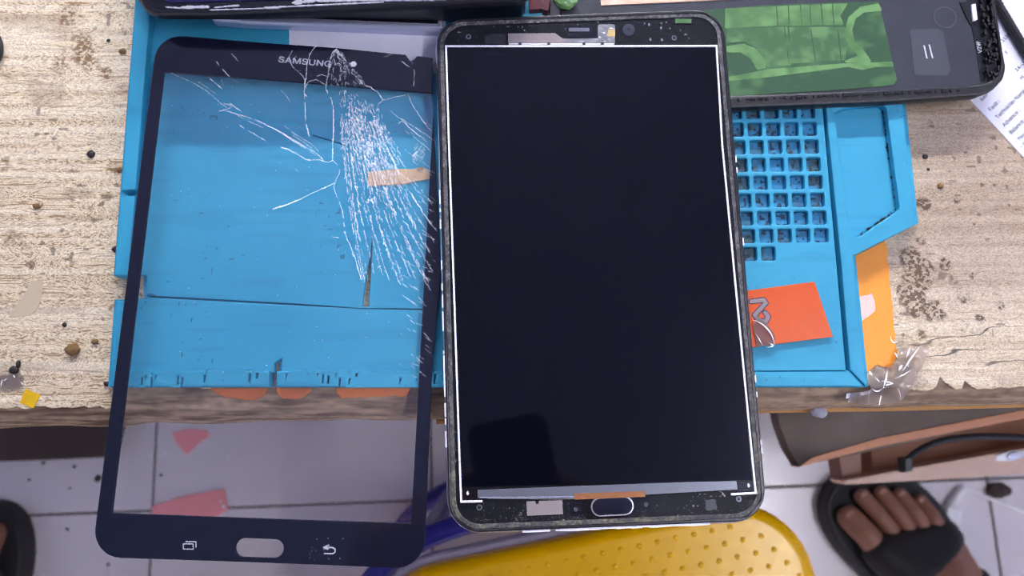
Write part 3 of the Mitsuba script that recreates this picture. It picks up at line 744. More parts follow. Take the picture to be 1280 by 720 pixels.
add('side_hole', disc(dpx(871.5, 37.5), .0007, Zf, -.0007), 'black_gloss', tb, TF)
add('side_hole', disc(dpx(939, 628), .0008, Zf, -.0007), 'black_gloss', tb, TF)
gw = add('slot', slab(TF.poly([(842.5, 20), (867.5, 20.5), (867, 29), (842, 29)]), Zf, -.0006), 'black_gloss', tb, TF)
add('slot_inset', slab(TF.poly([(844.5, 22.5), (865, 23), (864.5, 28), (844.5, 28)]), -.0006, -.0005), 'green', gw, TF, label='green inset in the slot')
add('flex_strip', slab(TF.poly([(597, 612.5), (760, 606), (921, 600.5), (922.5, 612), (800, 619), (718, 622.5), (597, 623)]), Zf, -.0002, .0001), 'flex', tb, TF, label='grey metal strip below the screen')
add('flex_line', slab(LineString(TF.at([(600, 622), (717, 621.2)], 0)).buffer(.0002), -.0002, -.0001), 'rim_silver', tb, TF)
add('copper_tape', slab(TF.poly([(718, 617), (806, 614), (806.5, 621), (718, 624.5)]), -.0002, .0001), 'copper', tb, TF, label='copper brown tape')
for px_, pin in (([(578, 611), (596, 611), (596, 624), (579, 625)], (584.5, 616.5)), ([(922, 602), (942, 601), (943, 613), (924, 615)], (936, 607))):
    k = add('corner_clip', slab(TF.poly(px_), Zf, -.0003), 'black_gloss', tb, TF)
    add('clip_pin', disc(dpx(*pin), .0007, -.0003, 0.0, .0002, .6), 'frame_white', k, TF)
hb = add('home_button', slab(LineString(TF.at([(750.5, 633.8), (780.5, 632.2)], 0)).buffer(.00325), Zf, -.0001, .0003), 'silver', tb, TF, label='silver-ringed home button')
add('button_face', slab(LineString(TF.at([(750.5, 633.8), (780.5, 632.2)], 0)).buffer(.0027), -.0001, .0001, .0001), 'bezel', hb, TF)
add('button_bracket', slab(LineString(TF.at([(743, 635), (788, 632.5)], 0)).buffer(.0042), Zf, -.0006, .0001), 'black_gloss', tb, TF)
add('label_plate', slab(TF.poly([(658, 627), (669.5, 626.6), (669.5, 630), (673.5, 630), (673.5, 626.4), (703, 625.4), (704, 643), (659, 645)]), Zf, -.0005), 'taupe', tb, TF, label='small light grey plate')
for px_, q_ in (([(713, 628), (728, 627), (729, 643), (714, 644)], (720, 637)), ([(799, 624), (813, 623.5), (814, 637), (800, 637.5)], (808, 631))):
    k = add('socket', slab(TF.poly(px_).difference(TF.poly(px_).buffer(-.0006)), Zf, -.0004), 'bezel', tb, TF)
    add('socket_pin', slab(Point(*dpx(*q_)).buffer(.0008, quad_segs=2), Zf, -.0005), 'print_dark', k, TF)
add('residue_patch', slab(TF.poly(jag([(882, 625), (896, 625), (896, 638), (883, 638)], 1.2, 4, 3)), Zf, -.00074), 'print_dark', tb, TF, label='grey scuffed residue patch')
RT = random.Random(8)
gr = []
for k in range(420):
    if k < 230: u_, v_ = RT.uniform(582, 770), RT.gauss(650.5, 2.4) - 0
    else:
        u_, v_ = RT.uniform(590, 940), RT.uniform(629, 650)
    if k < 230: v_ -= (u_ - 582) * 0.028
    if k % 9 == 0: u_, v_ = RT.uniform(560, 890), RT.uniform(22, 52)
    w_ = dpx(u_, v_); s_ = RT.uniform(.00007, .00022)
    gr.append(lump([w_[0], w_[1], Zf + s_ * .5], [s_, s_, s_], k, 0))
add('dust', cat(gr), 'glue', tb, TF, kind='stuff')
# reflected highlights of the trim, painted as white bits along its sides and bottom
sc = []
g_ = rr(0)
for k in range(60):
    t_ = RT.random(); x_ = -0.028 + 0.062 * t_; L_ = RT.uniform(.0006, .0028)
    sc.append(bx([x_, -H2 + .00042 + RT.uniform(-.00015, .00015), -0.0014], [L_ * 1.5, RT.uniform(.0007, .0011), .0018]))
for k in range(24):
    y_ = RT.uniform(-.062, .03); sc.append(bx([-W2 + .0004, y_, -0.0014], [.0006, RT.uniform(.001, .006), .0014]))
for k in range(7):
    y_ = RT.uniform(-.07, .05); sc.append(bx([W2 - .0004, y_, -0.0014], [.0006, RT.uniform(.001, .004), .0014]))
add('painted_highlights', cat(sc), 'frame_white', tb, TF, kind='stuff', label='white painted reflections on the side trim')

# ------------------------------------------------------------------ cracked front glass
GF = frame([-0.0806, 0.0480, 0.5908], ry=3.0)
gl = thing('front_glass', 'cracked black-bordered tablet front glass lying on the mat left of the tablet', 'glass panel')
gout = GF.poly([(197.5, 43), (330, 54), (421, 60.5), (507, 69), (512.5, 76.5), (517, 75.5), (521.5, 70.5), (541, 73), (540.5, 110), (543.5, 180), (551, 345), (546, 400), (541, 450), (537, 540), (530, 711), (420, 706.5), (270, 701), (115, 696), (135, 540), (158, 360), (179.5, 180)])
gb = gout.bounds
tabl = Polygon(GF.at([(543, 10), (545, 180), (551.5, 360), (557, 540), (700, 700), (700, 10)]))
rcn = .0095
gout = gout.buffer(-rcn, quad_segs=8).buffer(rcn, quad_segs=8).union(gout.intersection(Polygon(GF.at([(300, 40), (560, 40), (560, 400), (300, 400)]))).buffer(0))
gwin = GF.poly([(206, 91), (330, 100), (430, 108), (543, 117.5), (514, 654), (330, 648), (141, 641)])
notch = GF.poly([(507, 60), (512.5, 76.5), (517, 75.5), (521.5, 60)])
chp = GF.poly([(418, 55), (421, 62), (424, 55)])
gout = gout.difference(notch).difference(chp)
slot = LineString(GF.at([(306.5, 684.2), (343.5, 685.5)])).buffer(.00305, quad_segs=8)
lens_hole = Point(*GF.at([(442, 80.5)])[0]).buffer(.00115)
bez = gout.difference(gwin).difference(slot).difference(lens_hole)
add('camera_window', disc(GF.at([(442, 80.5)])[0], .00115, -.0003, .0003), 'frame_white', gl, GF, label='pale camera window')
add('border', slab(bez, -0.0004, 0.0004, .00015, 1), 'bezel', gl, GF, label='glossy blue-black border')
v_, f_ = trimesh.creation.triangulate_polygon(gwin.buffer(.0001).intersection(gout), engine='earcut')
def flip_up(v, f, z):
    e = v[f]; a = (e[:, 1, 0] - e[:, 0, 0]) * (e[:, 2, 1] - e[:, 0, 1]) - (e[:, 1, 1] - e[:, 0, 1]) * (e[:, 2, 0] - e[:, 0, 0])
    return trimesh.Trimesh(np.column_stack([v, np.full(len(v), z)]), np.where((a < 0)[:, None], f[:, ::-1], f), process=False)
add('pane', flip_up(np.asarray(v_), np.asarray(f_), 0.0), 'pane', gl, GF, smooth=False, label='clear cracked glass')
# maker's lettering and touch key symbols
w_l, w_r = GF.at([(347, 77.5)])[0], GF.at([(413, 83.5)])[0]
add('lettering', text_on(GF, 'SAMSUNG', (347, 77.5), math.degrees(math.atan2(*(w_r - w_l)[::-1])), .0023, .0004, bold=True, width=float(np.linalg.norm(w_r - w_l))), 'print_silver', gl, GF, label='grey SAMSUNG lettering')
def sym(lines, w): return cat([slab(LineString(GF.at(l)).buffer(w, cap_style=3, join_style=2), .0004, .00046) for l in lines])
add('recents_symbol', sym([[(229.8, 679.5), (242, 679.8), (242, 686.3), (229.8, 686), (229.8, 679.5)], [(233, 676.8), (245.5, 677.1), (245.5, 683.5)]], .00015), 'print_silver', gl, GF)
add('back_symbol', sym([[(406, 684), (416, 684.3)], [(416, 684.3), (419, 686), (419, 690), (416, 692), (406, 691.5)], [(405, 684), (411, 681.2)], [(405, 684), (410, 686.4)]], .00022), 'print_silver', gl, GF)
# cracks: traced lines, then the fan of broken streaks
CR = random.Random(17)
ribbons = []
def crack(pts, w=.00011, broken=0.0, jit=.5, barbs=0.0, step=5):
    p = np.asarray(pts, float)
    p = spline(np.column_stack([p, np.zeros(len(p))]), max(3, int(np.linalg.norm(np.diff(p, axis=0), axis=1).sum() / step)))[:, :2] if len(p) > 2 else np.linspace(p[0], p[1], max(3, int(math.dist(*p) / step)))
    for a, b in zip(p[:-1], p[1:]):
        if CR.random() < broken: continue
        a = a + np.array([CR.uniform(-jit, jit), CR.uniform(-jit, jit)]); b = b + np.array([CR.uniform(-jit, jit), CR.uniform(-jit, jit)])
        ww = w * CR.uniform(.5, 1.5)
        ribbons.append((a, b, ww * .85))
        if CR.random() < barbs:
            d = (b - a) / (np.linalg.norm(b - a) + 1e-6); n_ = np.array([-d[1], d[0]]) * CR.choice((-1, 1)); L_ = CR.uniform(2, 5)
            ribbons.append((a, a + (n_ * .7 + d * .7) * L_, ww * .8))
crack([(420, 62), (412, 78), (410, 95), (408, 107), (409, 115), (414, 124), (417, 140), (417, 165), (416, 190), (416, 201)], .00019, .03)
crack([(416, 201), (408, 203), (396, 200), (388, 201), (376, 196), (366, 190), (352, 185)], .00019, .02)
crack([(416, 201), (419, 228), (418, 231), (424, 252), (430, 275), (433, 296), (440, 312), (446, 330), (452, 350)], .00013, .05, barbs=.15)
crack([(418, 229), (404, 236), (388, 243), (370, 252), (352, 258), (341, 262)], .00022, .0, .3)
crack([(343, 261.5), (360, 256), (374, 250)], .00026, 0, .3)
crack([(404, 200), (396, 192), (382, 184), (362, 172), (340, 160), (318, 150), (296, 143), (274, 136)], .00015, .08)
crack([(404, 200), (388, 190), (366, 176), (350, 166), (322, 152)], .00013, .12)
crack([(274, 140), (290, 133), (280, 130)], .00015)
crack([(214, 92), (232, 100), (252, 110), (268, 122), (282, 134), (300, 146), (330, 160)], .00010, .15)
crack([(300, 157), (318, 168), (332, 176)], .00012, .05)
crack([(258, 95), (270, 105), (278, 112)], .00016, .1); crack([(270, 92), (278, 101), (280, 108)], .0001, .2); crack([(248, 103), (262, 112), (270, 118)], .00008, .2)
crack([(288, 130), (302, 140)], .00012); crack([(271, 77), (283, 92), (298, 104)], .00017, .1); crack([(290, 68), (298, 77)], .0001)
crack([(366, 64), (362, 72), (368, 86), (378, 95), (382, 108)], .00011, .2, barbs=.3); crack([(395, 58), (388, 68), (384, 82), (383, 95), (381, 108), (381, 122), (382, 146), (384, 160), (389, 176)], .00017, .06, barbs=.12)
crack([(381, 110), (387, 102), (395, 100)], .00012); crack([(395, 100), (408, 107)], .00014); crack([(396, 96), (402, 94), (410, 97)], .00012)
crack([(352, 113), (358, 120), (363, 128)], .00013); crack([(356, 158), (372, 170), (388, 180), (398, 190)], .0001, .1); crack([(366, 170), (380, 178), (390, 186)], .00009, .2)
crack([(432, 295), (420, 297), (408, 293)], .00012, .1); crack([(452, 350), (446, 332), (440, 316)], .00018, .2, barbs=.3)
crack([(458, 108), (466, 111), (474, 118), (479, 126)], .0002, .0); crack([(479, 126), (498, 121), (507, 119)], .00013); crack([(479, 126), (473, 130), (471, 138)], .00011)
crack([(484, 135), (500, 148), (515, 157), (528, 166), (538, 172)], .00012, .05); crack([(498, 155), (501, 152), (512, 160), (524, 170), (534, 178)], .00013, .05); crack([(498, 157), (512, 168), (530, 182), (539, 190)], .0001, .1)
crack([(510, 117), (516, 132), (524, 145), (532, 156), (541, 166)], .00014, .03); crack([(513, 75), (517, 85), (518, 98), (517, 108)], .00013, .2); crack([(502, 77), (512, 84)], .0002)
crack([(480, 72), (490, 68)], .0001)
# fan from the impact point at the top edge
for k in range(15):
    t_ = k / 14
    crack([(420, 62), (413 + 24 * t_, 80), (411 + 40 * t_, 93 + 8 * t_), (412 + 46 * t_, 108)], .00010, .60, 1.2, .3, 3)
    if k % 2: crack([(421, 63), (430 + 10 * t_, 80 + 4 * t_), (444 + 8 * t_, 98), (458, 110)], .00009, .70, 1.5, .3, 3)
for k in range(21):
    t_ = k / 20
    s0 = (424 + 44 * t_, 110 + 22 * t_)
    e0_ = [(452, 352), (470, 350), (492, 352), (512, 348), (536, 362), (541, 330), (541, 285), (541, 255)]
    ix = t_ * (len(e0_) - 1); a_ = int(min(ix, len(e0_) - 2)); fr_ = ix - a_
    en = (e0_[a_][0] * (1 - fr_) + e0_[a_ + 1][0] * fr_ + CR.uniform(-6, 6), e0_[a_][1] * (1 - fr_) + e0_[a_ + 1][1] * fr_ + CR.uniform(-6, 6))
    mid = (s0[0] * .62 + en[0] * .38 - 6 + 2 * t_, s0[1] * .45 + en[1] * .55 - 2)
    P0, P1, P2 = map(np.array, (s0, mid, en))
    cv_ = [tuple((1 - q_) ** 2 * P0 + 2 * q_ * (1 - q_) * P1 + q_ ** 2 * P2) for q_ in np.linspace(0, 1, 9)]
    crack(cv_[:2], .00009, .72, 1.0, .2, 4); crack(cv_[1:], .00010 + .00003 * (k % 3 == 0), .24, .9, .24, 4.5)
    if k % 2 == 0:
        cv2 = [(x_ + 6 + CR.uniform(-1, 1), y_ + 4) for x_, y_ in cv_[: CR.randint(4, 7)]]
        crack(cv2, .00012, .35, 1.2, .3, 4)
for k in range(260):     # white splinters in the dense band
    t_ = CR.random() ** 0.9; u_, v_ = 436 + 52 * t_ + CR.gauss(0, 11), 138 + 95 * t_ + CR.gauss(0, 12)
    a_ = math.radians(CR.gauss(62, 16)); L_ = CR.uniform(2, 8)
    ribbons.append((np.array([u_, v_]), np.array([u_ + L_ * math.cos(a_), v_ + L_ * math.sin(a_)]), CR.uniform(.00005, .00013)))
for k in range(70):      # fine streaks across to the right border and down it
    v_ = CR.uniform(150, 470); u_ = CR.uniform(505, 540) - (v_ - 200) * .03
    L_ = CR.uniform(4, 13); a_ = math.radians(CR.gauss(36, 9))
    ribbons.append((np.array([u_, v_]), np.array([min(u_ + L_ * math.cos(a_), 546), v_ + L_ * math.sin(a_)]), CR.uniform(.00004, .0001)))
for k in range(26):
    u_ = 515 + CR.uniform(0, 14); v_ = CR.uniform(185, 205)
    ribbons.append((np.array([u_, v_]), np.array([u_ + 5, v_ - 6]), .00006))
for k in range(60):
    u_, v_ = CR.uniform(210, 520), CR.uniform(70, 470)
    ribbons.append((np.array([u_, v_]), np.array([u_ + CR.uniform(.5, 1.5), v_ + CR.uniform(-1, 1)]), .00012))
for k in range(14):
    u_, v_ = CR.uniform(380, 430), CR.uniform(672, 700)
    ribbons.append((np.array([u_, v_]), np.array([u_ + .8, v_ + .5]), .0001))
Vc, Fc = [], []
for k, (a, b, w) in enumerate(ribbons):
    A2, B2 = GF.at([a])[0], GF.at([b])[0]
    d = B2 - A2; n_ = np.array([-d[1], d[0]]) / (np.linalg.norm(d) + 1e-9) * w
    z0, z1 = 0.00042, 0.00042 + min(w, .0002)
    q_ = len(Vc)
    for p_ in (A2 - n_, A2 + n_, B2 + n_ * .6, B2 - n_ * .6): Vc.append([*p_, z0])
    Vc.append([*(A2), z1]); Vc.append([*(B2), z1])
    Fc += [[q_, q_ + 4, q_ + 5], [q_, q_ + 5, q_ + 3], [q_ + 1, q_ + 2, q_ + 5], [q_ + 1, q_ + 5, q_ + 4], [q_, q_ + 1, q_ + 4], [q_ + 3, q_ + 5, q_ + 2]]
cm = trimesh.Trimesh(np.array(Vc), np.array(Fc)[:, ::-1], process=False)
add('cracks', cm, 'crack', gl, GF, smooth=False, kind='stuff', label='white crack lines spreading from the top edge')

# ------------------------------------------------------------------ small things on the bench
one('cable_loop', tube(spline([[*WORLD.at([p_], ZT)[0], ZT + .0016] for p_ in ((-60, 30), (-14, 38), (1, 50), (4, 63), (0, 77), (-14, 88), (-60, 96))]), .0011, 8), 'rubber', 'black cable loop at the left edge of the picture', 'cable')
one('yellow_sticker', slab(WORLD.poly([(32.5, 486), (51, 494), (42, 510.5), (25, 503.5)], ZT), ZT, ZT + .0003), 'sticker_yellow', 'small square yellow sticker at the left front edge of the bench', 'sticker')
one('tape_scrap', slab(WORLD.poly([(11, 397), (28, 372), (40, 352), (54, 349), (52, 372), (47, 387), (36, 395)], ZT), ZT, ZT + .00025), 'film_beige', 'small dull translucent tape scrap on the left of the bench', 'tape')
one('black_fleck', cat([lump([*WORLD.at([(19, 463)], ZT)[0], ZT + .0008], [.0017, .0015, .001], 3), lump([*WORLD.at([(24.5, 455)], ZT)[0], ZT + .0007], [.0007, .0014, .0008], 6)]), 'crumb_dark', 'black fleck just above the yellow sticker', 'fleck')
cl = thing('clear_scrap', 'small clear plastic scrap with painted white glints beside the black fleck', 'plastic scrap')
add('film', crumple(WORLD, [(-4, 466), (12, 462), (30, 470), (28, 484), (6, 486), (-4, 480)], ZT + .0004, .0009, 15, .0012), 'film', cl, smooth=True)
add('painted_glint', cat([glint(WORLD, p_, .00022, ZT + .0013) for p_ in ([(1, 484), (3, 474)], [(5, 476), (9, 473)], [(26, 463), (29, 467)], [(16, 468), (19, 472)], [(26, 477), (29, 481)])]), 'crack', cl)  # glints of the film painted as white ribbons
CL = [((92, 437), 9, 'largest brown crumb on the left of the bench, left of the glass'), ((119, 427), 4.5, 'brown crumb just right of the largest crumb'), ((145, 312), 4.5, 'dark brown crumb against the left rim of the mat'), ((114, 193), 5, 'dark crumb high on the left part of the bench'),
      ((150, 213), 4, 'small brown crumb beside the mat rim, above the cut notch'), ((134, 480), 4, 'grey crumb beside the lower left border of the glass'), ((154, 65), 5, 'tan crumb near the top left corner of the mat'), ((136, 51), 2.5, 'tiny dark crumb near the top left corner of the mat'),
      ((46, 258), 5, 'flat tan crumb left of the notch in the mat'), ((81, 406), 3, 'tiny dark crumb above the largest crumb'), ((1156, 196), 3.5, 'dark crumb on the bench right of the mat pocket'), ((1175, 233), 4, 'oval dark crumb on the bench below the job sheet'), ((1160, 212), 2, 'tiny dark crumb between two larger ones right of the mat')]
for k, ((u_, v_), r_, lab) in enumerate(CL):
    s_ = r_ * .00028
    one('crumb', lump([*WORLD.at([(u_, v_)], ZT)[0], ZT + s_ * .3], [s_, s_ * RT.uniform(.7, 1.1), s_ * .55], 40 + k, 2, .9), 'crumb_dark' if k in (2, 3, 5, 7, 9, 10, 12) else 'crumb', lab, 'crumb')
one('crumb', lump([*WORLD.at([(1022, 515)], ZT - .012)[0], ZT - .0105], [.0028, .0022, .0016], 77, 2, .9), 'chips', 'grey crumb clinging to the bench front edge right of the tablet', 'crumb')

# ------------------------------------------------------------------ under the bench: cabinet, stool, floor litter
ZCB = 0.36
cb = thing('cabinet', 'low wooden cabinet under the bench with a drawer pulled open', 'cabinet')
top = WORLD.poly([(962, 380), (968, 500), (974, 530), (985, 560), (999, 583), (1285, 521.5), (1500, 476), (1500, 330)], ZCB)
add('top_board', slab(top, ZCB - .014, ZCB, .001), 'panel', cb, label='dusty grey top board')
add('edge_lipping', slab(WORLD.poly([(998, 584), (1016, 571.5), (1100, 547), (1280, 512), (1500, 466), (1500, 478), (1280, 523), (1100, 558)], ZCB + .001), ZCB - .014, ZCB + .0012, .0006), 'strip_wood', cb, label='raw wood edge strip')
dw = add('drawer', slab(WORLD.poly([(1049, 560), (1280, 510), (1500, 462), (1500, 520), (1282, 566), (1130, 592), (1053, 604)], ZCB - .05), ZCB - .062, ZCB - .05), 'drawer_brown', cb)
add('side_board', slab(WORLD.poly([(1048, 566), (1076, 560), (1078, 600), (1054, 605)], ZCB - .03), ZCB - .05, ZCB - .03, .001), 'board_dim', dw)
add('front_board', slab(WORLD.poly([(1052, 601), (1130, 586), (1280, 560), (1500, 521), (1500, 572), (1280, 592.5), (1160, 600.5), (1058, 606)], ZCB - .02), ZCB - .040, ZCB - .02, .0015), 'board_pink', dw, label='pinkish front board')
lk = add('lock_plate', disc(WORLD.at([(1264, 569.5)], ZCB - .02)[0], .0032, ZCB - .02, ZCB - .0192, .0004, 3.6, 10), 'silver', dw, label='metal lock')
add('lock_barrel', disc(WORLD.at([(1266, 570)], ZCB - .02)[0], .0028, ZCB - .0192, ZCB - .0182, .0005, 1.7, 10), 'chrome', dw)
bodyp = top.buffer(-.004).intersection(box(-2, BF.M[1, 3] + .03, 2, 2))
add('body', slab(bodyp, 0.0, ZCB - .014), 'panel', cb)
bc = thing('black_cable', 'black cable with a small dark plug draped over the open drawer', 'cable')
add('cord', tube(spline([[*WORLD.at([p_], ZCB - .02)[0], ZCB - .014 + z_] for p_, z_ in (((1131, 573), -.001), ((1138, 563), .004), ((1155, 553), .008), ((1190, 546.5), .01), ((1235, 545.5), .01), ((1300, 551), .008), ((1420, 560), .004))]), .0022, 8), 'cable_black', bc)
add('plug', slab(WORLD.poly([(1123, 572), (1133, 571), (1134, 588), (1124, 590)], ZCB - .02), ZCB - .0215, ZCB - .0115, .0015), 'plug_dark', bc)
one('dark_floor_slab', slab(WORLD.poly([(-260, 470), (-260, 582), (0, 577), (60, 575), (126, 572), (134, 556), (140, 530), (140, 470)], .03), 0.0, .03, .002), 'dark_brown', 'dark brown slab on the floor under the left front of the bench', 'plank')  # dark brown slab filling the area under the bench, identity unknown
# yellow stool
ZS = 0.300
st = thing('stool', 'bumpy yellow stool seat with a blue tube frame below the tablet', 'stool')
FL, FR = WORLD.at([(446, 727)], ZS)[0], WORLD.at([(996, 613)], ZS)[0]
sa_ = math.atan2(*(FR - FL)[::-1]); sw = float(np.linalg.norm(FR - FL)); sd = 0.27
SF = frame([*FL, 0], rz=math.degrees(sa_))
def srr(d, r=.055): return box(-d, -sd - d, sw + d, d).buffer(-(r + d), quad_segs=10).buffer(r + d, quad_segs=10)
add('seat', slab(srr(0), ZS - .022, ZS, .010, 5), 'yellow', st, SF, label='glossy yellow seat')
bumps = []
dome = trimesh.creation.icosphere(subdivisions=2)
for r_ in range(20):
    for c_ in range(24):
        x_, y_ = .014 + c_ * .0132 + (r_ % 2) * .0066, -.015 - r_ * .0104
        if srr(-.0125).contains(Point(x_, y_)):
            d = dome.copy(); d.vertices = d.vertices * [.0019, .0019, .0012] + [x_, y_, ZS]; bumps.append(d)
add('seat_bumps', cat(bumps), 'yellow', st, SF, smooth=True, kind='stuff', label='rows of small raised bumps')
add('seat_trim', slab(srr(.006).difference(srr(-.004)).intersection(box(-.1, -.2, .25, .1)), ZS - .028, ZS - .016, .004, 3), 'lilac', st, SF, label='pale lilac trim under the seat')
rail = lambda d, z, x1: tube(spline([(-d, -.20, z), (-d, -.06, z), (-d + .016, -.016 + d * .3, z), (.055, d, z), (.15, d, z), (x1, d, z)], 60), .0085, 12)
add('upper_rail', rail(.017, ZS - .036, .24), 'blue_tube', st, SF, label='blue rail under the far edge of the seat')
add('foot_rail', rail(.034, .010, .24), 'blue_tube', st, SF, label='blue rail on the floor')
for x_, y_ in ((.05, .017), (.22, .017), (.05, -sd + .03), (sw - .05, -sd + .03)):
    s_ = 1 if y_ > 0 else -1
    add('leg', tube(np.linspace([x_, y_, ZS - .036], [x_, y_ + .012 * s_, .010], 6), .0085, 10), 'blue_tube', st, SF)
# floor litter
one('red_packet', slab(WORLD.poly([(190, 633), (228, 620), (270, 612.5), (281, 611.5), (282, 622), (285, 637), (272, 645), (230, 655), (190, 655)], .002), 0.0002, .003, .001), 'red_film', 'red plastic packet on the floor seen through the lower left of the glass', 'packet')
one('red_scrap', slab(WORLD.poly([(215, 541), (236, 536), (258, 538), (262, 545), (246, 556), (234, 569), (222, 556)], .001), 0.0002, .0012), 'red_film', 'small red scrap on the floor just below the bench edge, seen through the glass', 'plastic scrap')
fk = [((280, 633), 2.6), ((276, 626), 1.6), ((187, 571), 1.6), ((198, 569), 1.6), ((205, 568), 1.8), ((284, 571), 1.6)]  # the first two paint white reflections on the glossy packet
for k, ((u_, v_), r_) in enumerate(fk):
    one('white_fleck_glint', lump([*WORLD.at([(u_, v_)], .003)[0], .0010 if k > 1 else .0038], [r_ * .0009, r_ * .0007, .0009], k, 1, .6), 'frame_white',
        ('bright white glint painted at the right end of the red packet', 'small white glint painted on the top edge of the red packet', 'white fleck left of the red scrap, lowest of three', 'white fleck left of the red scrap, middle of three', 'white fleck left of the red scrap, rightmost of three', 'white fleck on the floor right of the small red scrap')[k], 'fleck', 'white flecks on the floor')
FCL = ['dark floor crumb below the dark slab, left of centre of the bare tile', 'dark floor crumb below the right end of the dark slab', 'largest dark floor crumb, against the left border of the glass', 'dark floor crumb just below the tile joint beside the left sandal',
       'dark floor crumb below the bottom left corner of the glass', 'tiny floor crumb below the dark slab, leftmost of all', 'tiny floor crumb in the middle of the bare tile left of the glass', 'dark floor crumb seen through the glass above the red packet']
for k, ((u_, v_), r_) in enumerate((((54, 579), 2.2), ((93, 583), 2.4), ((122, 598), 4.5), ((84, 662), 2), ((135, 706), 2), ((36, 600), 1.6), ((87, 610), 1.6), ((201, 594), 2))):
    one('floor_crumb', lump([*WORLD.at([(u_, v_)], .001)[0], .0008], [r_ * .0009, r_ * .0008, .001], 60 + k, 1, .9), 'crumb_dark', FCL[k], 'crumb', 'dark crumbs on the floor tiles')
one('dark_rag', lump([*WORLD.at([(1249, 613)], .004)[0], .004], [.013, .008, .006], 9, 3, .7), 'dark_brown', 'dark lump of dirt on the floor behind the white cable', 'dirt')
wp = thing('white_charger_cable', 'white cable with a white plug on the floor beside the sandal', 'cable')
ZW = .007
add('plug', slab(WORLD.poly([(1180, 631), (1199, 634.5), (1195.5, 655), (1189, 655), (1177, 645)], ZW, .002), .0005, .0145, .003, 3), 'plug_white', wp)
add('strain_relief', tube(spline([[*WORLD.at([p_], ZW)[0], ZW] for p_ in ((1189, 633), (1195, 622), (1201, 614), (1206, 609))], 16), np.linspace(.0052, .0034, 16), 10), 'plug_white', wp)
add('cord', tube(spline([[*WORLD.at([p_], ZW)[0], .004] for p_ in ((1205, 609), (1222, 616), (1245, 626), (1285, 642), (1360, 670), (1450, 660))]), .0022, 8), 'cable_white', wp)
# ------------------------------------------------------------------ the person behind the picture: seated, feet on the floor, holding a phone
def chain_hull(a, b):
    s = [m3.Manifold.sphere(q[3], 20).translate([float(q[0]), float(q[1]), float(q[2])]) for q in (a, b)]
    return m3.Manifold.batch_hull(s)


def union(ms): return m3.Manifold.batch_boolean(ms, m3.OpType.Add)


def to_tm(m, res=None, it=8):
    if res: m = m.refine_to_length(res)
    t = m.to_mesh(); t = trimesh.Trimesh(t.vert_properties[:, :3], t.tri_verts, process=True)
    if it: trimesh.smoothing.filter_taubin(t, iterations=it)
    return t


class Foot:
    def __init__(s, toe_px, heel_px, side):
        a, h = WORLD.at([toe_px], .03)[0], WORLD.at([heel_px], .03)[0]
        s.f = (a - h) / np.linalg.norm(a - h); s.l = np.array([s.f[1], -s.f[0]]) * side     # l: towards the little toe
        s.h = a - s.f * .205
    def p(s, along, lat, z, r): w = s.h + s.f * along + s.l * lat; return (w[0], w[1], z, r)
    def core(s, g=0.0):
        P = s.p
        heel, ank, mid = P(.03, 0, .055, .028 + g), P(.052, 0, .10, .033 + g), P(.11, -.008, .062, .026 + g)
        b1, b5, lat = P(.178, -.028, .043, .0165 + g), P(.158, .036, .039, .013 + g), P(.10, .026, .043, .018 + g)
        H = lambda *q: m3.Manifold.batch_hull([m3.Manifold.sphere(k[3], 20).translate([float(k[0]), float(k[1]), float(k[2])]) for k in q])
        return [H(heel, ank, mid), H(heel, mid, lat), H(mid, b1, b5, lat), H(ank, mid, lat)]
    def toes(s, tips=None):
        P = s.p; out = []
        base = [(.182, -.030), (.186, -.008), (.181, .008), (.173, .022), (.162, .035)]
        tip = [(.222, -.034), (.232, -.010), (.224, .009), (.212, .024), (.196, .038)]
        rad = [(.0135, .0128), (.0092, .0088), (.0088, .0084), (.0085, .0080), (.0082, .0076)]
        for k in range(5):
            a = P(*base[k], .042, rad[k][0]); b = P(*tip[k], .036, rad[k][1])
            m = P((base[k][0] + tip[k][0]) / 2, (base[k][1] + tip[k][1]) / 2, .0445, rad[k][0] * .93)
            out += [chain_hull(a, m), chain_hull(m, b)]
        return out, tip, rad
    def outline(s, g=0.0):
        pts = [(-.022, 0), (-.012, -.030), (.05, -.036), (.11, -.040), (.17, -.054), (.215, -.056), (.245, -.042), (.256, -.014), (.250, .014), (.228, .042), (.195, .057), (.15, .058), (.09, .050), (.04, .040), (-.010, .030)]
        c = spline([(*(s.h + s.f * a_ + s.l * b_), 0) for a_, b_ in pts + pts[:1]], 70)[:, :2]
        return Polygon(c).buffer(0).buffer(g)


def make_sandal(F, person, what):
    sd_ = add('sandal', slab(F.outline(), 0.0, .026, .004, 3), 'sandal', person, label=f'black sandal on the {what} foot')
    add('footbed', slab(F.outline(-.005), .026, .0275, .001), 'sandal_bed', sd_)
    fat = union(F.core(.0042))
    M2 = np.array([[F.f[0], F.f[1], 0], [-F.f[1], F.f[0], 0], [0, 0, 1]])
    def cutbox(s0, s1, zmin=.02, skew=0.0):
        b = m3.Manifold.cube([s1 - s0, .2, .2]).translate([s0, -.1, zmin])
        A = np.zeros((3, 4)); A[:, 0] = [F.f[0], F.f[1], 0]; A[:, 1] = [-F.f[1], F.f[0], 0]; A[:, 2] = [0, 0, 1]; A[:, 3] = [F.h[0], F.h[1], 0]
        return b.transform(A)
    for s0, s1 in ((.146, .200), (.052, .112)):
        add('strap', to_tm((fat ^ cutbox(s0, s1)), .006, 3), 'sandal', sd_, smooth=40)


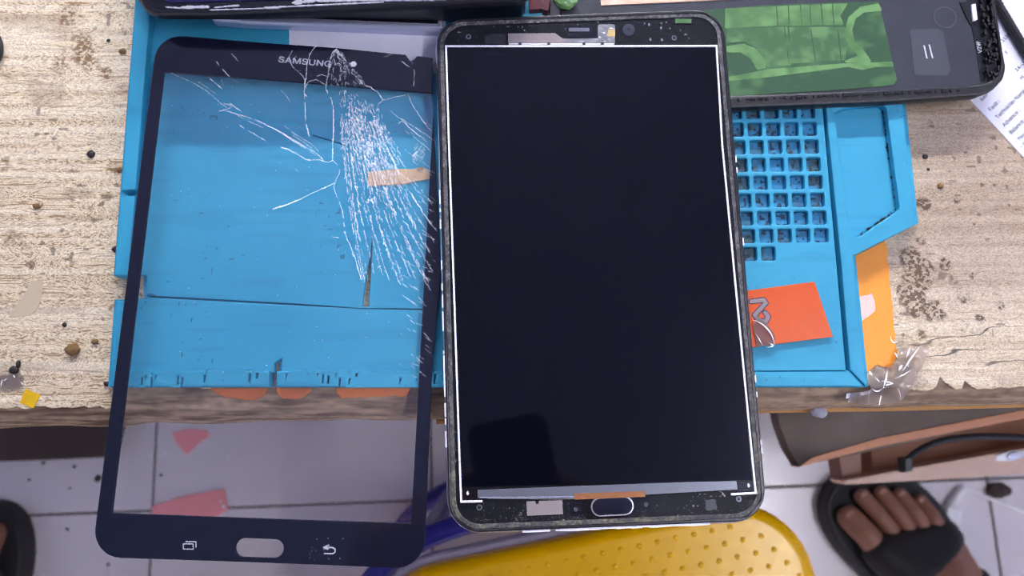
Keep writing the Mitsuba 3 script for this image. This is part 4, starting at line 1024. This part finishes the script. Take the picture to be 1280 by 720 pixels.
FRt, FLt = Foot((1104, 642), (1236, 830), 1), Foot((-46, 692), (-52, 902), -1)
person = thing('person', 'seated person in black sandals and dark trousers, bare toes at lower right', 'person')
J = dict(hipR=(.10, -.66, .47, .085), hipL=(-.10, -.66, .47, .085), kneeR=(.50, -.42, .47, .058), kneeL=(-.50, -.43, .47, .058))
def leg(F, knee, hip, g=0.0, low=None):
    an = F.p(.05, 0, .13, .036 + g); cf = (*(np.array(an[:3]) * .45 + np.array(knee[:3]) * .55), .055 + g)
    th = (*(np.array(knee[:3]) * .5 + np.array(hip[:3]) * .5), .073 + g)
    kn, hp = (*knee[:3], knee[3] + g), (*hip[:3], hip[3] + g)
    return [chain_hull(an, cf), chain_hull(cf, kn), chain_hull(kn, th), chain_hull(th, hp)]
def torso(g=0.0):
    H = lambda *q: m3.Manifold.batch_hull([m3.Manifold.sphere(k[3] + g, 20).translate(list(k[:3])) for k in q])
    return [H((.09, -.68, .48, .10), (-.09, -.68, .48, .10), (.08, -.66, .62, .10), (-.08, -.66, .62, .10)), H((.08, -.66, .62, .10), (-.08, -.66, .62, .10), (.11, -.56, .90, .085), (-.11, -.56, .90, .085)), H((.11, -.56, .90, .085), (-.11, -.56, .90, .085), (.17, -.55, .98, .05), (-.17, -.55, .98, .05))]
def arm(sx, g=0.0, upto=3):
    S, E_, Wr = (sx * .185, -.55, .97, .052), (sx * .27, -.36, .76, .042), (sx * .085, -.145, .845, .029)
    q = [tuple([*a[:3], a[3] + g]) for a in (S, E_, Wr)]
    return [chain_hull(q[0], q[1]), chain_hull(q[1], q[2])]
def hand(sx):
    out = [m3.Manifold.batch_hull([m3.Manifold.sphere(.012, 16).translate(p_) for p_ in ([sx * .080, -.135, .848], [sx * .052, -.085, .853], [sx * .050, -.118, .850], [sx * .066, -.072, .858])])]
    for k in range(4):
        y_ = -.068 - .017 * k; L_ = (.92, 1.0, .95, .8)[k]
        a, b, c = (sx * .058, y_, .856, .0088), (sx * (.055 - .022 * L_), y_ + .004, .8535, .0082), (sx * (.055 - .036 * L_), y_ + .007, .8555, .0074)
        out += [chain_hull(a, b), chain_hull(b, c)]
    a, b, c = (sx * .070, -.090, .868, .011), (sx * .050, -.062, .882, .0095), (sx * .030, -.050, .8865, .0085)
    return out + [chain_hull(a, b), chain_hull(b, c)]
neck = [chain_hull((0, -.545, 1.0, .055), (0, -.50, 1.09, .050))]
head = [m3.Manifold.batch_hull([m3.Manifold.sphere(r_, 24).translate(p_) for p_, r_ in (([0, -.475, 1.20], .078), ([0, -.505, 1.215], .080), ([0, -.425, 1.115], .030), ([0, -.455, 1.135], .050))]),
        chain_hull((0, -.398, 1.18, .009), (0, -.384, 1.150, .013)), chain_hull((.076, -.48, 1.185, .012), (.078, -.48, 1.155, .009)), chain_hull((-.076, -.48, 1.185, .012), (-.078, -.48, 1.155, .009)),
        chain_hull((-.018, -.398, 1.122, .006), (.018, -.398, 1.122, .006))]
tR, tipR, radR = FRt.toes(); tL, tipL, radL = FLt.toes()
skin = union(FRt.core() + tR + FLt.core() + tL + [chain_hull(F.p(.052, 0, .10, .033), F.p(.05, 0, .13, .036)) for F in (FRt, FLt)] + leg(FRt, J['kneeR'], J['hipR']) + leg(FLt, J['kneeL'], J['hipL']) + torso() + arm(1) + arm(-1) + hand(1) + hand(-1) + neck + head)
add('body', to_tm(skin, .0055, 6), 'skin', person, smooth=True)
for F, tip, rad in ((FRt, tipR, radR), (FLt, tipL, radL)):
    for k in range(5):
        w_ = F.p(tip[k][0] + .001, tip[k][1], .036 + rad[k][1] * .72, 0)
        n_ = trimesh.creation.icosphere(subdivisions=2); n_.vertices *= [rad[k][1] * .62, rad[k][1] * .55, .0022]
        n_.apply_transform(trimesh.transformations.rotation_matrix(math.atan2(F.f[1], F.f[0]), [0, 0, 1])); n_.apply_translation(w_[:3])
        add('toenail', n_, 'nail', person, smooth=True)
def low_cut(m, z): return m.trim_by_plane([0, 0, 1], z)
trs = low_cut(union(leg(FRt, J['kneeR'], J['hipR'], .010) + leg(FLt, J['kneeL'], J['hipL'], .010) + torso(.008)[:1]), .13).trim_by_plane([0, 0, -1], -.60)
add('trousers', to_tm(trs, .02, 4), 'trousers', person, smooth=True)
shirt = union(torso(.012) + arm(1, .010) + arm(-1, .010)).trim_by_plane([0, 0, 1], .55).trim_by_plane([0, -1, 0], .185)
add('shirt', to_tm(shirt, .02, 4), 'shirt', person, smooth=True)
hair = (m3.Manifold.batch_hull([m3.Manifold.sphere(.088, 24).translate([0, -.50, 1.222]), m3.Manifold.sphere(.082, 24).translate([0, -.475, 1.222])])).trim_by_plane([0, -.55, .83], 1.205)
add('hair', to_tm(hair, .015, 3), 'hair', person, smooth=True)
for sx in (-1, 1):
    add('eye', lump([sx * .032, -.408, 1.178], [.013, .008, .008], 3, 2, 0), 'frame_white', person, smooth=True)
    add('eyebrow', lump([sx * .032, -.402, 1.197], [.018, .006, .004], 3, 2, 0), 'hair', person, smooth=True)
make_sandal(FRt, person, 'right'); make_sandal(FLt, person, 'left')
hp_ = thing('camera_phone', 'black phone held over the tablet by the person, mirrored in its dark screen', 'phone')
add('body', slab(affinity.rotate(box(-.025, -.15, .031, -.006).buffer(-.010).buffer(.010), 11, origin=(.004, -.045)), .8660, .8745, .002), 'black', hp_)
add('screen', slab(affinity.rotate(box(-.023, -.148, .029, -.008).buffer(-.009).buffer(.009), 11, origin=(.004, -.045)), .8745, .8748), 'black_gloss', hp_)
sb = thing('wooden_stool', 'plain wooden stool that the person sits on', 'stool')
add('seat', slab(box(-.20, -.86, .20, -.52).buffer(.02), .345, .372, .006), 'strip_wood', sb)
for x_ in (-.17, .17):
    for y_ in (-.83, -.55): add('leg', bx([x_, y_, .1725], [.035, .035, .345]), 'strip_wood', sb)
